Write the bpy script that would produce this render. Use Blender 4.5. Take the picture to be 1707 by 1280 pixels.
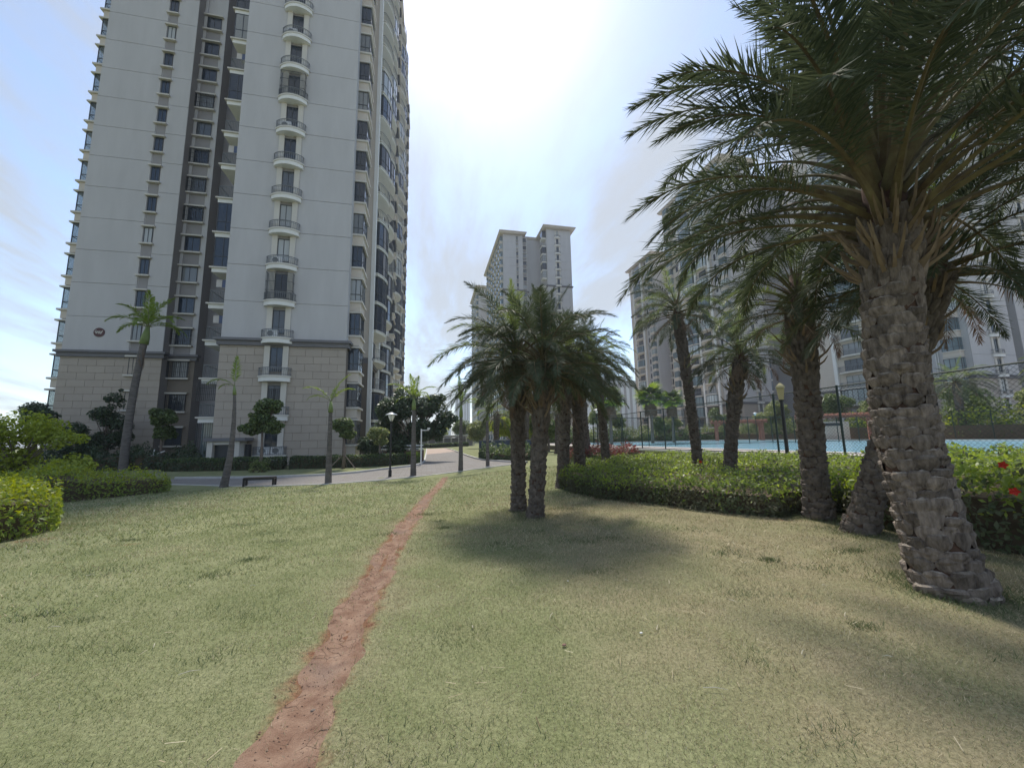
import bpy, math, random
import numpy as np
from mathutils import Matrix, Vector
scene = bpy.context.scene
for o in list(bpy.data.objects): bpy.data.objects.remove(o)
COL = scene.collection
rad = math.radians

# ------------------------------------------------------------------ camera
cd = bpy.data.cameras.new('camera'); cam = bpy.data.objects.new('camera', cd); COL.objects.link(cam)
cd.sensor_fit = 'HORIZONTAL'; cd.sensor_width = 36.0; cd.lens = 36*655/1707.0
cd.clip_start = 0.05; cd.clip_end = 6000
RT = Vector((0.9777, -0.2092, -0.0172)); UP = Vector((-0.0120, -0.1375, 0.9904)); FW = Vector((0.2095, 0.9682, 0.1369))
M = Matrix.Identity(4)
for i in range(3): M[i][0] = RT[i]; M[i][1] = UP[i]; M[i][2] = -FW[i]
M[0][3], M[1][3], M[2][3] = 0, 0, 1.6
cam.matrix_world = M
scene.camera = cam

# ------------------------------------------------------------------ sky, sun, exposure
SUN_AZ, SUN_EL = rad(8.0), rad(56.0)          # azimuth to the right of +Y
SUNV = Vector((math.sin(SUN_AZ)*math.cos(SUN_EL), math.cos(SUN_AZ)*math.cos(SUN_EL), math.sin(SUN_EL)))
SKY_STRENGTH, SUN_STRENGTH, EXPOSURE = 0.112, 2.2, 1.15
world = bpy.data.worlds.new('World'); scene.world = world; world.use_nodes = True
nt = world.node_tree; nt.nodes.clear(); N = nt.nodes.new; LK = nt.links.new
out = N('ShaderNodeOutputWorld'); bg = N('ShaderNodeBackground'); bg.inputs[1].default_value = SKY_STRENGTH
sky = N('ShaderNodeTexSky'); sky.sky_type = 'NISHITA'; sky.sun_disc = False
sky.sun_elevation = SUN_EL; sky.sun_rotation = SUN_AZ
sky.altitude = 50; sky.air_density = 1.0; sky.dust_density = 0.45; sky.ozone_density = 1.4
tc = N('ShaderNodeTexCoord'); sep = N('ShaderNodeSeparateXYZ'); LK(tc.outputs['Generated'], sep.inputs[0])
def vm(op, a, b=None, nt_=None):
    n = N('ShaderNodeMath'); n.operation = op
    for i, v in enumerate((a, b)):
        if v is None: continue
        if isinstance(v, (int, float)): n.inputs[i].default_value = v
        else: LK(v, n.inputs[i])
    return n.outputs[0]
zc = vm('ADD', vm('MAXIMUM', sep.outputs[2], 0.0), 0.22)
comb = N('ShaderNodeCombineXYZ')
LK(vm('DIVIDE', sep.outputs[0], zc), comb.inputs[0]); LK(vm('DIVIDE', sep.outputs[1], zc), comb.inputs[1])
cn = N('ShaderNodeTexNoise'); cn.inputs['Scale'].default_value = 0.75; cn.inputs['Detail'].default_value = 9; cn.inputs['Roughness'].default_value = 0.6
cn.inputs['Distortion'].default_value = 0.25
mp = N('ShaderNodeMapping'); mp.inputs['Location'].default_value = (0.9, 2.1, 0); mp.inputs['Rotation'].default_value = (0, 0, rad(-28)); mp.inputs['Scale'].default_value = (2.3, 0.75, 1)
LK(comb.outputs[0], mp.inputs[0]); LK(mp.outputs[0], cn.inputs['Vector'])
cr = N('ShaderNodeMapRange'); cr.inputs[1].default_value = 0.43; cr.inputs[2].default_value = 0.60; cr.inputs[3].default_value = 0.12; cr.inputs[4].default_value = 0.85
cr.interpolation_type = 'SMOOTHSTEP'; LK(cn.outputs[0], cr.inputs[0])
# thin cloud scatters sunlight forward: brighter round the sun
dotn = N('ShaderNodeVectorMath'); dotn.operation = 'DOT_PRODUCT'; LK(tc.outputs['Generated'], dotn.inputs[0]); dotn.inputs[1].default_value = SUNV
dp = vm('MAXIMUM', dotn.outputs['Value'], 0.0)
aure = vm('ADD', vm('MULTIPLY', vm('POWER', dp, 60.0), 4.0), vm('MULTIPLY', vm('POWER', dp, 18.0), .9))
cb = vm('ADD', aure, 2.6)
ccol = N('ShaderNodeVectorMath'); ccol.operation = 'SCALE'; ccol.inputs[0].default_value = (0.93, 0.97, 1.0); LK(cb, ccol.inputs['Scale'])
mx = N('ShaderNodeMix'); mx.data_type = 'RGBA'; LK(cr.outputs[0], mx.inputs['Factor']); LK(sky.outputs[0], mx.inputs[6]); LK(ccol.outputs[0], mx.inputs[7])
LK(mx.outputs[2], bg.inputs[0]); LK(bg.outputs[0], out.inputs[0])

sl = bpy.data.lights.new('sun', 'SUN'); sl.energy = SUN_STRENGTH; sl.angle = rad(8.0); sl.color = (1.0, 0.94, 0.85)
sun = bpy.data.objects.new('sun', sl); COL.objects.link(sun); sun.location = (0, 0, 60)
sun.rotation_euler = (-SUNV).to_track_quat('-Z', 'Y').to_euler()
vs = scene.view_settings; vs.view_transform = 'Standard'; vs.look = 'None'; vs.gamma = 1.0; vs.use_curve_mapping = False; vs.exposure = EXPOSURE
cy = scene.cycles
cy.use_denoising = True; cy.denoiser = 'OPENIMAGEDENOISE'; cy.denoising_input_passes = 'RGB_ALBEDO_NORMAL'
cy.max_bounces = 5; cy.diffuse_bounces = 3; cy.glossy_bounces = 2; cy.transmission_bounces = 4; cy.transparent_max_bounces = 8
cy.sample_clamp_indirect = 8; cy.sample_clamp_direct = 6; cy.caustics_reflective = False; cy.caustics_refractive = False
scene.render.use_persistent_data = False

# ------------------------------------------------------------------ helpers
def S(t):
    t = min(1.0, max(0.0, t)); return t*t*(3-2*t)
def g(x, y):                                   # lie of the land
    return -(0.38*S((y-4)/14)-0.18*S((y-22)/9))*S((8-x)/7)
def gv(x, y):
    s = lambda t: (lambda u: u*u*(3-2*u))(np.clip(t, 0, 1))
    return -(0.38*s((y-4)/14)-0.18*s((y-22)/9))*s((8-x)/7)

MATS = {}
def mat(name, col, rough=0.85, var=0.12, scale=3.0, col2=None, bump=0.0, bscale=60.0, spec=0.3, metal=0.0, rnd=0.0, detail=6, stretch=None, w2=0.5):
    """Principled paint/stone/wood: two colours mixed by world-space noise, plus per-object variation and fine relief"""
    m = bpy.data.materials.new(name); m.use_nodes = True; t = m.node_tree; b = t.nodes['Principled BSDF']
    b.inputs['Roughness'].default_value = rough; b.inputs['Metallic'].default_value = metal
    b.inputs['Specular IOR Level'].default_value = spec
    geo = t.nodes.new('ShaderNodeNewGeometry'); vec = geo.outputs['Position']
    if stretch:
        mpn = t.nodes.new('ShaderNodeMapping'); mpn.inputs['Scale'].default_value = stretch; t.links.new(vec, mpn.inputs[0]); vec = mpn.outputs[0]
    nz = t.nodes.new('ShaderNodeTexNoise'); nz.inputs['Scale'].default_value = scale; nz.inputs['Detail'].default_value = detail; nz.inputs['Roughness'].default_value = 0.6
    t.links.new(vec, nz.inputs['Vector'])
    a = [c*(1-var) for c in col]; c2 = [min(1, c*(1+var)) for c in (col2 or col)]
    mr = t.nodes.new('ShaderNodeMapRange'); mr.inputs[1].default_value = w2-0.22; mr.inputs[2].default_value = w2+0.22; t.links.new(nz.outputs[0], mr.inputs[0])
    mi = t.nodes.new('ShaderNodeMix'); mi.data_type = 'RGBA'; mi.inputs[6].default_value = (*a, 1); mi.inputs[7].default_value = (*c2, 1)
    t.links.new(mr.outputs[0], mi.inputs['Factor']); cout = mi.outputs[2]
    if rnd:
        oi = t.nodes.new('ShaderNodeObjectInfo'); r = t.nodes.new('ShaderNodeMapRange'); r.inputs[3].default_value = 1-rnd; r.inputs[4].default_value = 1+rnd
        t.links.new(oi.outputs['Random'], r.inputs[0]); hs = t.nodes.new('ShaderNodeHueSaturation'); t.links.new(r.outputs[0], hs.inputs['Value']); t.links.new(cout, hs.inputs['Color']); cout = hs.outputs[0]
    t.links.new(cout, b.inputs['Base Color'])
    if bump:
        n2 = t.nodes.new('ShaderNodeTexNoise'); n2.inputs['Scale'].default_value = bscale; n2.inputs['Detail'].default_value = 5; t.links.new(vec, n2.inputs['Vector'])
        bp = t.nodes.new('ShaderNodeBump'); bp.inputs['Strength'].default_value = bump; bp.inputs['Distance'].default_value = 0.02
        t.links.new(n2.outputs[0], bp.inputs['Height']); t.links.new(bp.outputs[0], b.inputs['Normal'])
    MATS[name] = m; return m

def leafmat(name, c1, c2, trans=0.4, rough=0.5, spec=0.35, tcol=None, patch=None, pscale=0.5):
    """leaf: colour drawn per leaf (random per island), light passes through"""
    m = bpy.data.materials.new(name); m.use_nodes = True; t = m.node_tree; b = t.nodes['Principled BSDF']; o = t.nodes['Material Output']
    geo = t.nodes.new('ShaderNodeNewGeometry')
    mi = t.nodes.new('ShaderNodeMix'); mi.data_type = 'RGBA'; mi.inputs[6].default_value = (*c1, 1); mi.inputs[7].default_value = (*c2, 1)
    t.links.new(geo.outputs['Random Per Island'], mi.inputs['Factor']); c = mi.outputs[2]
    if patch:
        nz = t.nodes.new('ShaderNodeTexNoise'); nz.inputs['Scale'].default_value = pscale; nz.inputs['Detail'].default_value = 5; t.links.new(geo.outputs['Position'], nz.inputs['Vector'])
        mr = t.nodes.new('ShaderNodeMapRange'); mr.inputs[1].default_value = 0.4; mr.inputs[2].default_value = 0.62; t.links.new(nz.outputs[0], mr.inputs[0])
        m2 = t.nodes.new('ShaderNodeMix'); m2.data_type = 'RGBA'; t.links.new(mr.outputs[0], m2.inputs['Factor']); t.links.new(c, m2.inputs[6])
        m3 = t.nodes.new('ShaderNodeMix'); m3.data_type = 'RGBA'; m3.inputs['Factor'].default_value = 0.7; t.links.new(c, m3.inputs[6]); m3.inputs[7].default_value = (*patch, 1)
        t.links.new(m3.outputs[2], m2.inputs[7]); c = m2.outputs[2]
    b.inputs['Roughness'].default_value = rough; b.inputs['Specular IOR Level'].default_value = spec
    t.links.new(c, b.inputs['Base Color'])
    tr = t.nodes.new('ShaderNodeBsdfTranslucent')
    hs = t.nodes.new('ShaderNodeHueSaturation'); hs.inputs['Saturation'].default_value = 1.15; hs.inputs['Value'].default_value = 1.5; hs.inputs['Hue'].default_value = 0.488
    t.links.new(c, hs.inputs['Color']); t.links.new(hs.outputs[0], tr.inputs[0])
    ms = t.nodes.new('ShaderNodeMixShader'); ms.inputs[0].default_value = trans
    t.links.new(b.outputs[0], ms.inputs[1]); t.links.new(tr.outputs[0], ms.inputs[2]); t.links.new(ms.outputs[0], o.inputs[0])
    MATS[name] = m; return m

def glassmat(name, dark, pale, rough=0.06, frac=0.7, see=0.0):
    m = bpy.data.materials.new(name); m.use_nodes = True; t = m.node_tree; b = t.nodes['Principled BSDF']; o = t.nodes['Material Output']
    oi = t.nodes.new('ShaderNodeObjectInfo'); mr = t.nodes.new('ShaderNodeMapRange'); mr.inputs[1].default_value = frac; mr.inputs[2].default_value = 1.0
    t.links.new(oi.outputs['Random'], mr.inputs[0]); mi = t.nodes.new('ShaderNodeMix'); mi.data_type = 'RGBA'
    mi.inputs[6].default_value = (*dark, 1); mi.inputs[7].default_value = (*pale, 1); t.links.new(mr.outputs[0], mi.inputs['Factor'])
    t.links.new(mi.outputs[2], b.inputs['Base Color']); b.inputs['Roughness'].default_value = rough; b.inputs['Specular IOR Level'].default_value = 0.6
    nz = t.nodes.new('ShaderNodeTexNoise'); nz.inputs['Scale'].default_value = 0.9; geo = t.nodes.new('ShaderNodeNewGeometry'); t.links.new(geo.outputs['Position'], nz.inputs['Vector'])
    bp = t.nodes.new('ShaderNodeBump'); bp.inputs['Strength'].default_value = 0.08; bp.inputs['Distance'].default_value = 0.1; t.links.new(nz.outputs[0], bp.inputs['Height']); t.links.new(bp.outputs[0], b.inputs['Normal'])
    if see:
        tr = t.nodes.new('ShaderNodeBsdfTransparent'); tr.inputs[0].default_value = (0.93, 0.96, 0.96, 1); ms = t.nodes.new('ShaderNodeMixShader'); ms.inputs[0].default_value = see
        t.links.new(b.outputs[0], ms.inputs[1]); t.links.new(tr.outputs[0], ms.inputs[2]); t.links.new(ms.outputs[0], o.inputs[0])
    MATS[name] = m; return m

class MB:
    """collects geometry, builds one mesh"""
    def __init__(s): s.v = []; s.f = []; s.m = []
    def face(s, idx, m=0): s.f.append(idx); s.m.append(m)
    def poly(s, pts, m=0):
        k = len(s.v); s.v += [tuple(p) for p in pts]; s.face(tuple(range(k, k+len(pts))), m)
    def box(s, x0, x1, y0, y1, z0, z1, m=0):
        k = len(s.v)
        s.v += [(x0,y0,z0),(x1,y0,z0),(x1,y1,z0),(x0,y1,z0),(x0,y0,z1),(x1,y0,z1),(x1,y1,z1),(x0,y1,z1)]
        for q in ((0,3,2,1),(4,5,6,7),(0,1,5,4),(1,2,6,5),(2,3,7,6),(3,0,4,7)): s.face(tuple(k+i for i in q), m)
    def prism(s, pts, z0, z1, m=0):            # pts counter-clockwise
        k = len(s.v); n = len(pts)
        s.v += [(p[0],p[1],z0) for p in pts]+[(p[0],p[1],z1) for p in pts]
        s.face(tuple(range(k+n-1, k-1, -1)), m); s.face(tuple(range(k+n, k+2*n)), m)
        for i in range(n): j = (i+1) % n; s.face((k+i, k+j, k+n+j, k+n+i), m)
    def tube(s, pts, rr, n=6, m=0, cap=True):
        pts = [Vector(p) for p in pts]; k0 = len(s.v)
        if not hasattr(rr, '__len__'): rr = [rr]*len(pts)
        ref = None
        for i, p in enumerate(pts):
            t = (pts[min(i+1, len(pts)-1)]-pts[max(i-1, 0)]).normalized()
            if ref is None: ref = Vector((1,0,0)) if abs(t.x) < 0.9 else Vector((0,1,0))
            u = (ref-t*ref.dot(t)).normalized(); w = t.cross(u); ref = u
            for j in range(n):
                a = 2*math.pi*j/n; q = p+(u*math.cos(a)+w*math.sin(a))*rr[i]; s.v.append((q.x,q.y,q.z))
        for i in range(len(pts)-1):
            for j in range(n):
                a = k0+i*n+j; b = k0+i*n+(j+1) % n; s.face((a, b, b+n, a+n), m)
        if cap:
            s.face(tuple(k0+n-1-j for j in range(n)), m); s.face(tuple(k0+(len(pts)-1)*n+j for j in range(n)), m)
    def lathe(s, prof, n=16, m=0, c=(0,0)):
        k0 = len(s.v)
        for r, z in prof:
            for j in range(n):
                a = 2*math.pi*j/n; s.v.append((c[0]+r*math.cos(a), c[1]+r*math.sin(a), z))
        for i in range(len(prof)-1):
            for j in range(n):
                a = k0+i*n+j; b = k0+i*n+(j+1) % n; s.face((a, b, b+n, a+n), m)
        s.face(tuple(k0+n-1-j for j in range(n)), m); s.face(tuple(k0+(len(prof)-1)*n+j for j in range(n)), m)
    def mesh(s, name, mats, smooth=False):
        me = bpy.data.meshes.new(name); me.from_pydata(s.v, [], s.f)
        for q in (mats if isinstance(mats, (list, tuple)) else [mats]): me.materials.append(MATS[q] if isinstance(q, str) else q)
        me.polygons.foreach_set('material_index', s.m)
        if smooth: me.polygons.foreach_set('use_smooth', [True]*len(s.f))
        me.update(); return me
    def build(s, name, mats, parent=None, smooth=False, loc=None):
        return inst(name, s.mesh(name, mats, smooth), parent, loc)

def fast_mesh(name, V, Q, mats, mi=None, smooth=False):
    """numpy arrays: V (n,3), Q (m,k) all faces with k corners"""
    me = bpy.data.meshes.new(name); n = len(V); m, k = Q.shape
    me.vertices.add(n); me.vertices.foreach_set('co', np.ascontiguousarray(V, dtype=np.float32).ravel())
    me.loops.add(m*k); me.loops.foreach_set('vertex_index', np.ascontiguousarray(Q, dtype=np.int32).ravel())
    me.polygons.add(m); me.polygons.foreach_set('loop_start', np.arange(0, m*k, k, dtype=np.int32))
    for q in mats: me.materials.append(MATS[q] if isinstance(q, str) else q)
    if mi is not None: me.polygons.foreach_set('material_index', np.asarray(mi, dtype=np.int32))
    if smooth: me.polygons.foreach_set('use_smooth', np.ones(m, dtype=bool))
    me.update(calc_edges=True); me.validate(); return me

def inst(name, me, parent=None, loc=None, rotz=0.0, scale=None, mtx=None):
    o = bpy.data.objects.new(name, me); COL.objects.link(o)
    if parent is not None: o.parent = parent
    if mtx is not None: o.matrix_local = mtx
    else:
        if loc is not None: o.location = loc
        if rotz: o.rotation_euler = (0, 0, rotz)
        if scale is not None: o.scale = scale if hasattr(scale, '__len__') else (scale,)*3
    return o
def tag(o, label=None, cat=None, group=None, kind=None):
    if label: o['label'] = label
    if cat: o['category'] = cat
    if group: o['group'] = group
    if kind: o['kind'] = kind
    return o
def thing(name, label, cat, loc=(0,0,0), rotz=0.0, group=None):
    o = bpy.data.objects.new(name, None); COL.objects.link(o); o.location = loc; o.rotation_euler = (0,0,rotz); o.empty_display_size = 0.2
    return tag(o, label, cat, group)

# ------------------------------------------------------------------ materials
mat('wall_grey', (0.475,0.463,0.462), 0.9, 0.06, 1.0, bump=0.15, bscale=25, stretch=(1.1,1.1,.22), detail=10)
mat('wall_dark', (0.30,0.285,0.285), 0.9, 0.06, 0.5, bump=0.1, bscale=30)
mat('spandrel', (0.28,0.265,0.265), 0.9, 0.06, 1.0)
mat('tile_beige', (0.385,0.335,0.285), 0.8, 0.04, 1.2, rnd=0.035, bump=0.1, bscale=40)
mat('grout', (0.20,0.17,0.14), 0.95, 0.05)
mat('ledge', (0.165,0.162,0.17), 0.8, 0.06, 0.6)
mat('trim', (0.56,0.53,0.48), 0.8, 0.06, 0.8, bump=0.05)
mat('white_trim', (0.72,0.71,0.68), 0.75, 0.05, 0.8)
mat('wall_cream', (0.56,0.50,0.43), 0.85, 0.06, 0.5)
mat('metal_dark', (0.035,0.04,0.045), 0.45, 0.1, 4, spec=0.5)
mat('metal_grey', (0.16,0.17,0.18), 0.5, 0.1, 4, spec=0.5)
mat('metal_black', (0.012,0.012,0.013), 0.4, 0.1, 4, spec=0.5)
mat('metal_white', (0.7,0.7,0.7), 0.4, 0.05, 4, spec=0.5)
glassmat('glass', (0.022,0.032,0.048), (0.40,0.41,0.40), 0.07, 0.55)
glassmat('glass_pale', (0.12,0.17,0.19), (0.45,0.5,0.5), 0.07, 0.5)
glassmat('glass_clear', (0.10,0.11,0.12), (0.25,0.27,0.28), 0.05, 0.5, see=0.7)
# ------------------------------------------------------------------ ground, lawn, earth path, road
def ground_material():
    m = bpy.data.materials.new('lawn_ground'); m.use_nodes = True; t = m.node_tree; b = t.nodes['Principled BSDF']; b.inputs['Roughness'].default_value = 0.95; b.inputs['Specular IOR Level'].default_value = 0.1
    geo = t.nodes.new('ShaderNodeNewGeometry'); P = geo.outputs['Position']
    def noise(sc, det=6, ro=0.6):
        n = t.nodes.new('ShaderNodeTexNoise'); n.inputs['Scale'].default_value = sc; n.inputs['Detail'].default_value = det; n.inputs['Roughness'].default_value = ro; t.links.new(P, n.inputs['Vector']); return n.outputs[0]
    def rng(v, a, c):
        n = t.nodes.new('ShaderNodeMapRange'); n.inputs[1].default_value = a; n.inputs[2].default_value = c; t.links.new(v, n.inputs[0]); return n.outputs[0]
    def mix(f, a, c):
        n = t.nodes.new('ShaderNodeMix'); n.data_type = 'RGBA'
        if isinstance(f, float): n.inputs['Factor'].default_value = f
        else: t.links.new(f, n.inputs['Factor'])
        for i, v in ((6, a), (7, c)):
            if isinstance(v, tuple): n.inputs[i].default_value = (*v, 1)
            else: t.links.new(v, n.inputs[i])
        return n.outputs[2]
    at = t.nodes.new('ShaderNodeAttribute'); at.attribute_name = 'dry'
    green = mix(rng(noise(1.1), 0.35, 0.65), (0.190,0.210,0.100), (0.265,0.270,0.150))
    dry = mix(rng(noise(2.3), 0.35, 0.65), (0.315,0.275,0.178), (0.250,0.232,0.138))
    ad = t.nodes.new('ShaderNodeMath'); ad.operation = 'ADD'; t.links.new(at.outputs['Fac'], ad.inputs[0]); t.links.new(noise(0.8, 7), ad.inputs[1])
    base = mix(rng(ad.outputs[0], 0.68, 1.05), green, dry)
    ats = t.nodes.new('ShaderNodeAttribute'); ats.attribute_name = 'soil'
    as_ = t.nodes.new('ShaderNodeMath'); as_.operation = 'ADD'; t.links.new(ats.outputs['Fac'], as_.inputs[0]); t.links.new(noise(5.0, 8, 0.7), as_.inputs[1])
    base = mix(rng(as_.outputs[0], 0.82, 1.12), base, mix(rng(noise(9), .4, .6), (0.20,0.095,0.060), (0.25,0.14,0.085)))
    fine = mix(rng(noise(45, 4, 0.7), 0.35, 0.65), (0.55,0.55,0.5), (1.15,1.15,1.1))
    mu = t.nodes.new('ShaderNodeMix'); mu.data_type = 'RGBA'; mu.blend_type = 'MULTIPLY'; mu.inputs['Factor'].default_value = 0.8; t.links.new(base, mu.inputs[6]); t.links.new(fine, mu.inputs[7])
    t.links.new(mu.outputs[2], b.inputs['Base Color'])
    bp = t.nodes.new('ShaderNodeBump'); bp.inputs['Strength'].default_value = 0.6; bp.inputs['Distance'].default_value = 0.03; t.links.new(noise(30, 6, 0.75), bp.inputs['Height']); t.links.new(bp.outputs[0], b.inputs['Normal'])
    MATS['lawn_ground'] = m
ground_material()

PATH = [(-0.72,0.2,.18),(-0.70,1.5,.18),(-0.69,2.4,.175),(-0.715,3.05,.16),(-0.64,3.95,.165),(-0.58,5.2,.155),(-0.52,6.4,.15),(-0.43,7.9,.165),(-0.20,10.5,.16),(0.0,13.5,.16),(0.40,16.8,.13),(0.82,20.1,.11),(1.0,22.2,.11)]
PX = np.array([p[0] for p in PATH]); PY = np.array([p[1] for p in PATH]); PW = np.array([p[2]*.88 for p in PATH])
def path_dist(x, y):                            # signed distance outside the path edge (m)
    cx = np.interp(y, PY, PX); w = np.interp(y, PY, PW); d = np.abs(x-cx)-w
    return np.where(y > 21.5, 9.0, d)
HEDGE_R = [(4.2,13.6),(4.43,11.85),(4.6,10.25),(5.42,8.68),(5.97,7.37),(6.73,6.28),(7.1,5.0),(7.3,4.2),(7.42,3.77),(7.5,2.0)]
hrx = np.array([p[0] for p in HEDGE_R][::-1]); hry = np.array([p[1] for p in HEDGE_R][::-1])
def dryness(x, y):                              # right-hand lawn under the palms is parched
    return 0.5*np.clip((x+0.6)/3.2, -0.35, 1)*np.clip((15-y)/6, 0, 1)+0.34*np.exp(-((np.abs(path_dist(x,y)))/0.4)**2)+0.20*np.exp(-((x+1.5)/0.9)**2)*np.clip((9-y)/3,0,1)*np.clip((y-3)/3,0,1)
def soilness(x, y):
    d = path_dist(x, y); s = np.where(d < 0.0, 0.6, 0.62*np.exp(-np.maximum(d,0)/0.14))
    hx = np.interp(y, hry, hrx); dh = np.abs(x-hx+0.12)
    s = np.maximum(s, np.where((y < 13.4) & (y > 2), 0.48*np.exp(-(dh/0.22)**2), 0))
    for (cx, cy, rx, ry, a) in ((-4.99,8.23,.32,.16,.5),(-5.3,7.2,.8,.12,.34),(0.35,6.6,.35,.12,.4),(-7.2,9.4,.7,.6,.45),(-1.15,5.6,.3,.4,.28),(-8.2,11.6,.6,.6,.4),(5.9,3.6,.8,.35,.36)):
        s = np.maximum(s, a*np.exp(-((x-cx)/rx)**2-((y-cy)/ry)**2))
    return s
def axis(segs):
    a = []
    for lo, hi, st in segs: a += list(np.arange(lo, hi, st))
    return np.array(a+[segs[-1][1]])
gx = axis([(-3000,-400,400),(-400,-60,40),(-60,-14,3),(-14,-4,.5),(-4,4,.1),(4,18,.5),(18,80,4),(80,400,40),(400,3000,400)])
gy = axis([(-400,-20,60),(-20,0,4),(0,14,.1),(14,40,.5),(40,100,3),(100,400,40),(400,4000,400)])
XX, YY = np.meshgrid(gx, gy); ZZ = gv(XX, YY)
und = 0.012*np.sin(XX*1.9+YY*0.7)*np.sin(YY*1.3-XX*0.4)+0.006*np.sin(XX*5.1+1.3*YY)*np.cos(YY*4.3)
ZZ = ZZ+und*(np.abs(XX) < 14)*(YY < 30)*(YY > 0)
ZZ = ZZ-0.03*np.clip(-path_dist(XX, YY)/0.12, 0, 1)*(YY > 0)
nyy, nxx = XX.shape
Vg = np.stack([XX, YY, ZZ], -1).reshape(-1, 3)
i = np.arange(nyy-1)[:, None]*nxx+np.arange(nxx-1)[None, :]
Qg = np.stack([i, i+1, i+1+nxx, i+nxx], -1).reshape(-1, 4)
me = fast_mesh('lawn', Vg, Qg, ['lawn_ground'], smooth=True)
for nm, arr in (('dry', dryness(Vg[:,0], Vg[:,1])), ('soil', soilness(Vg[:,0], Vg[:,1]))):
    at = me.attributes.new(nm, 'FLOAT', 'POINT'); at.data.foreach_set('value', arr.astype(np.float32))
tag(inst('lawn', me), kind='structure')
def zg(x, y):
    u = 0.012*math.sin(x*1.9+y*0.7)*math.sin(y*1.3-x*0.4)+0.006*math.sin(x*5.1+1.3*y)*math.cos(y*4.3)
    return g(x, y)+(u if abs(x) < 14 and 0 < y < 30 else 0)

# earth path worn across the lawn
def earth_material():
    m = mat('red_earth', (0.205,0.115,0.078), 0.95, 0.16, 7.0, col2=(0.30,0.205,0.145), spec=0.1, w2=0.52)
    t = m.node_tree; b = t.nodes['Principled BSDF']; geo = t.nodes.new('ShaderNodeNewGeometry')
    dn = t.nodes.new('ShaderNodeTexNoise'); dn.inputs['Scale'].default_value = 3; t.links.new(geo.outputs['Position'], dn.inputs['Vector'])
    vmx = t.nodes.new('ShaderNodeVectorMath'); vmx.operation = 'MULTIPLY_ADD'; t.links.new(dn.outputs['Color'], vmx.inputs[0]); vmx.inputs[1].default_value = (.35,.35,.35); t.links.new(geo.outputs['Position'], vmx.inputs[2])
    vo = t.nodes.new('ShaderNodeTexVoronoi'); vo.feature = 'DISTANCE_TO_EDGE'; vo.inputs['Scale'].default_value = 7.5; t.links.new(vmx.outputs[0], vo.inputs['Vector'])
    mr = t.nodes.new('ShaderNodeMapRange'); mr.inputs[1].default_value = 0.0; mr.inputs[2].default_value = 0.02; t.links.new(vo.outputs['Distance'], mr.inputs[0])
    n1 = t.nodes.new('ShaderNodeTexNoise'); n1.inputs['Scale'].default_value = 2.2; t.links.new(geo.outputs['Position'], n1.inputs['Vector'])
    r1 = t.nodes.new('ShaderNodeMapRange'); r1.inputs[1].default_value = 0.47; r1.inputs[2].default_value = 0.60; r1.inputs[3].default_value = 1; r1.inputs[4].default_value = 0; t.links.new(n1.outputs[0], r1.inputs[0])
    mxm = t.nodes.new('ShaderNodeMath'); mxm.operation = 'MAXIMUM'; t.links.new(mr.outputs[0], mxm.inputs[0]); t.links.new(r1.outputs[0], mxm.inputs[1])
    n2 = t.nodes.new('ShaderNodeTexNoise'); n2.inputs['Scale'].default_value = 40; n2.inputs['Detail'].default_value = 8; n2.inputs['Roughness'].default_value = 0.75; t.links.new(geo.outputs['Position'], n2.inputs['Vector'])
    ad = t.nodes.new('ShaderNodeMath'); ad.operation = 'MULTIPLY_ADD'; t.links.new(mxm.outputs[0], ad.inputs[0]); ad.inputs[1].default_value = 1.3; t.links.new(n2.outputs[0], ad.inputs[2])
    bp = t.nodes.new('ShaderNodeBump'); bp.inputs['Strength'].default_value = 0.7; bp.inputs['Distance'].default_value = 0.022; t.links.new(ad.outputs[0], bp.inputs['Height']); t.links.new(bp.outputs[0], b.inputs['Normal'])
    src = b.inputs['Base Color'].links[0].from_socket
    mu = t.nodes.new('ShaderNodeMix'); mu.data_type = 'RGBA'; mu.blend_type = 'MULTIPLY'; mu.inputs['Factor'].default_value = 1.0; t.links.new(src, mu.inputs[6])
    mc = t.nodes.new('ShaderNodeMapRange'); mc.inputs[3].default_value = 0.6; mc.inputs[4].default_value = 1.0; t.links.new(mxm.outputs[0], mc.inputs[0]); t.links.new(mc.outputs[0], mu.inputs[7])
    n3 = t.nodes.new('ShaderNodeTexNoise'); n3.inputs['Scale'].default_value = 1.7; n3.inputs['Detail'].default_value = 8; t.links.new(geo.outputs['Position'], n3.inputs['Vector'])
    r3 = t.nodes.new('ShaderNodeMapRange'); r3.inputs[1].default_value = 0.5; r3.inputs[2].default_value = 0.68; r3.inputs[4].default_value = 0.75; t.links.new(n3.outputs[0], r3.inputs[0])
    mg = t.nodes.new('ShaderNodeMix'); mg.data_type = 'RGBA'; t.links.new(r3.outputs[0], mg.inputs['Factor']); t.links.new(mu.outputs[2], mg.inputs[6]); mg.inputs[7].default_value = (0.205,0.150,0.120,1)
    t.links.new(mg.outputs[2], b.inputs['Base Color'])
earth_material()
rnd = random.Random(4)
ys = np.concatenate([np.arange(0.2, 9, .03), np.arange(9, 22.1, .08)]); nc = 9
def wob(y, k): return 0.045*math.sin(y*3.1+k)+0.03*math.sin(y*7.3+2*k)+0.02*math.sin(y*17+3*k)
Vp = []
for yv in ys:
    c = float(np.interp(yv, PY, PX)); w = float(np.interp(yv, PY, PW))
    l = c-w-wob(yv, 1)-.03; r = c+w+wob(yv, 4)+.03
    for j in range(nc):
        f = j/(nc-1); x = l+(r-l)*f; d = min(f, 1-f)*2
        Vp.append((x, yv, zg(x, yv)-0.030*float(np.clip((w-abs(x-c))/.12, 0, 1))+0.006*min(1, d*6)-.004*(d < .01)))
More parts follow.
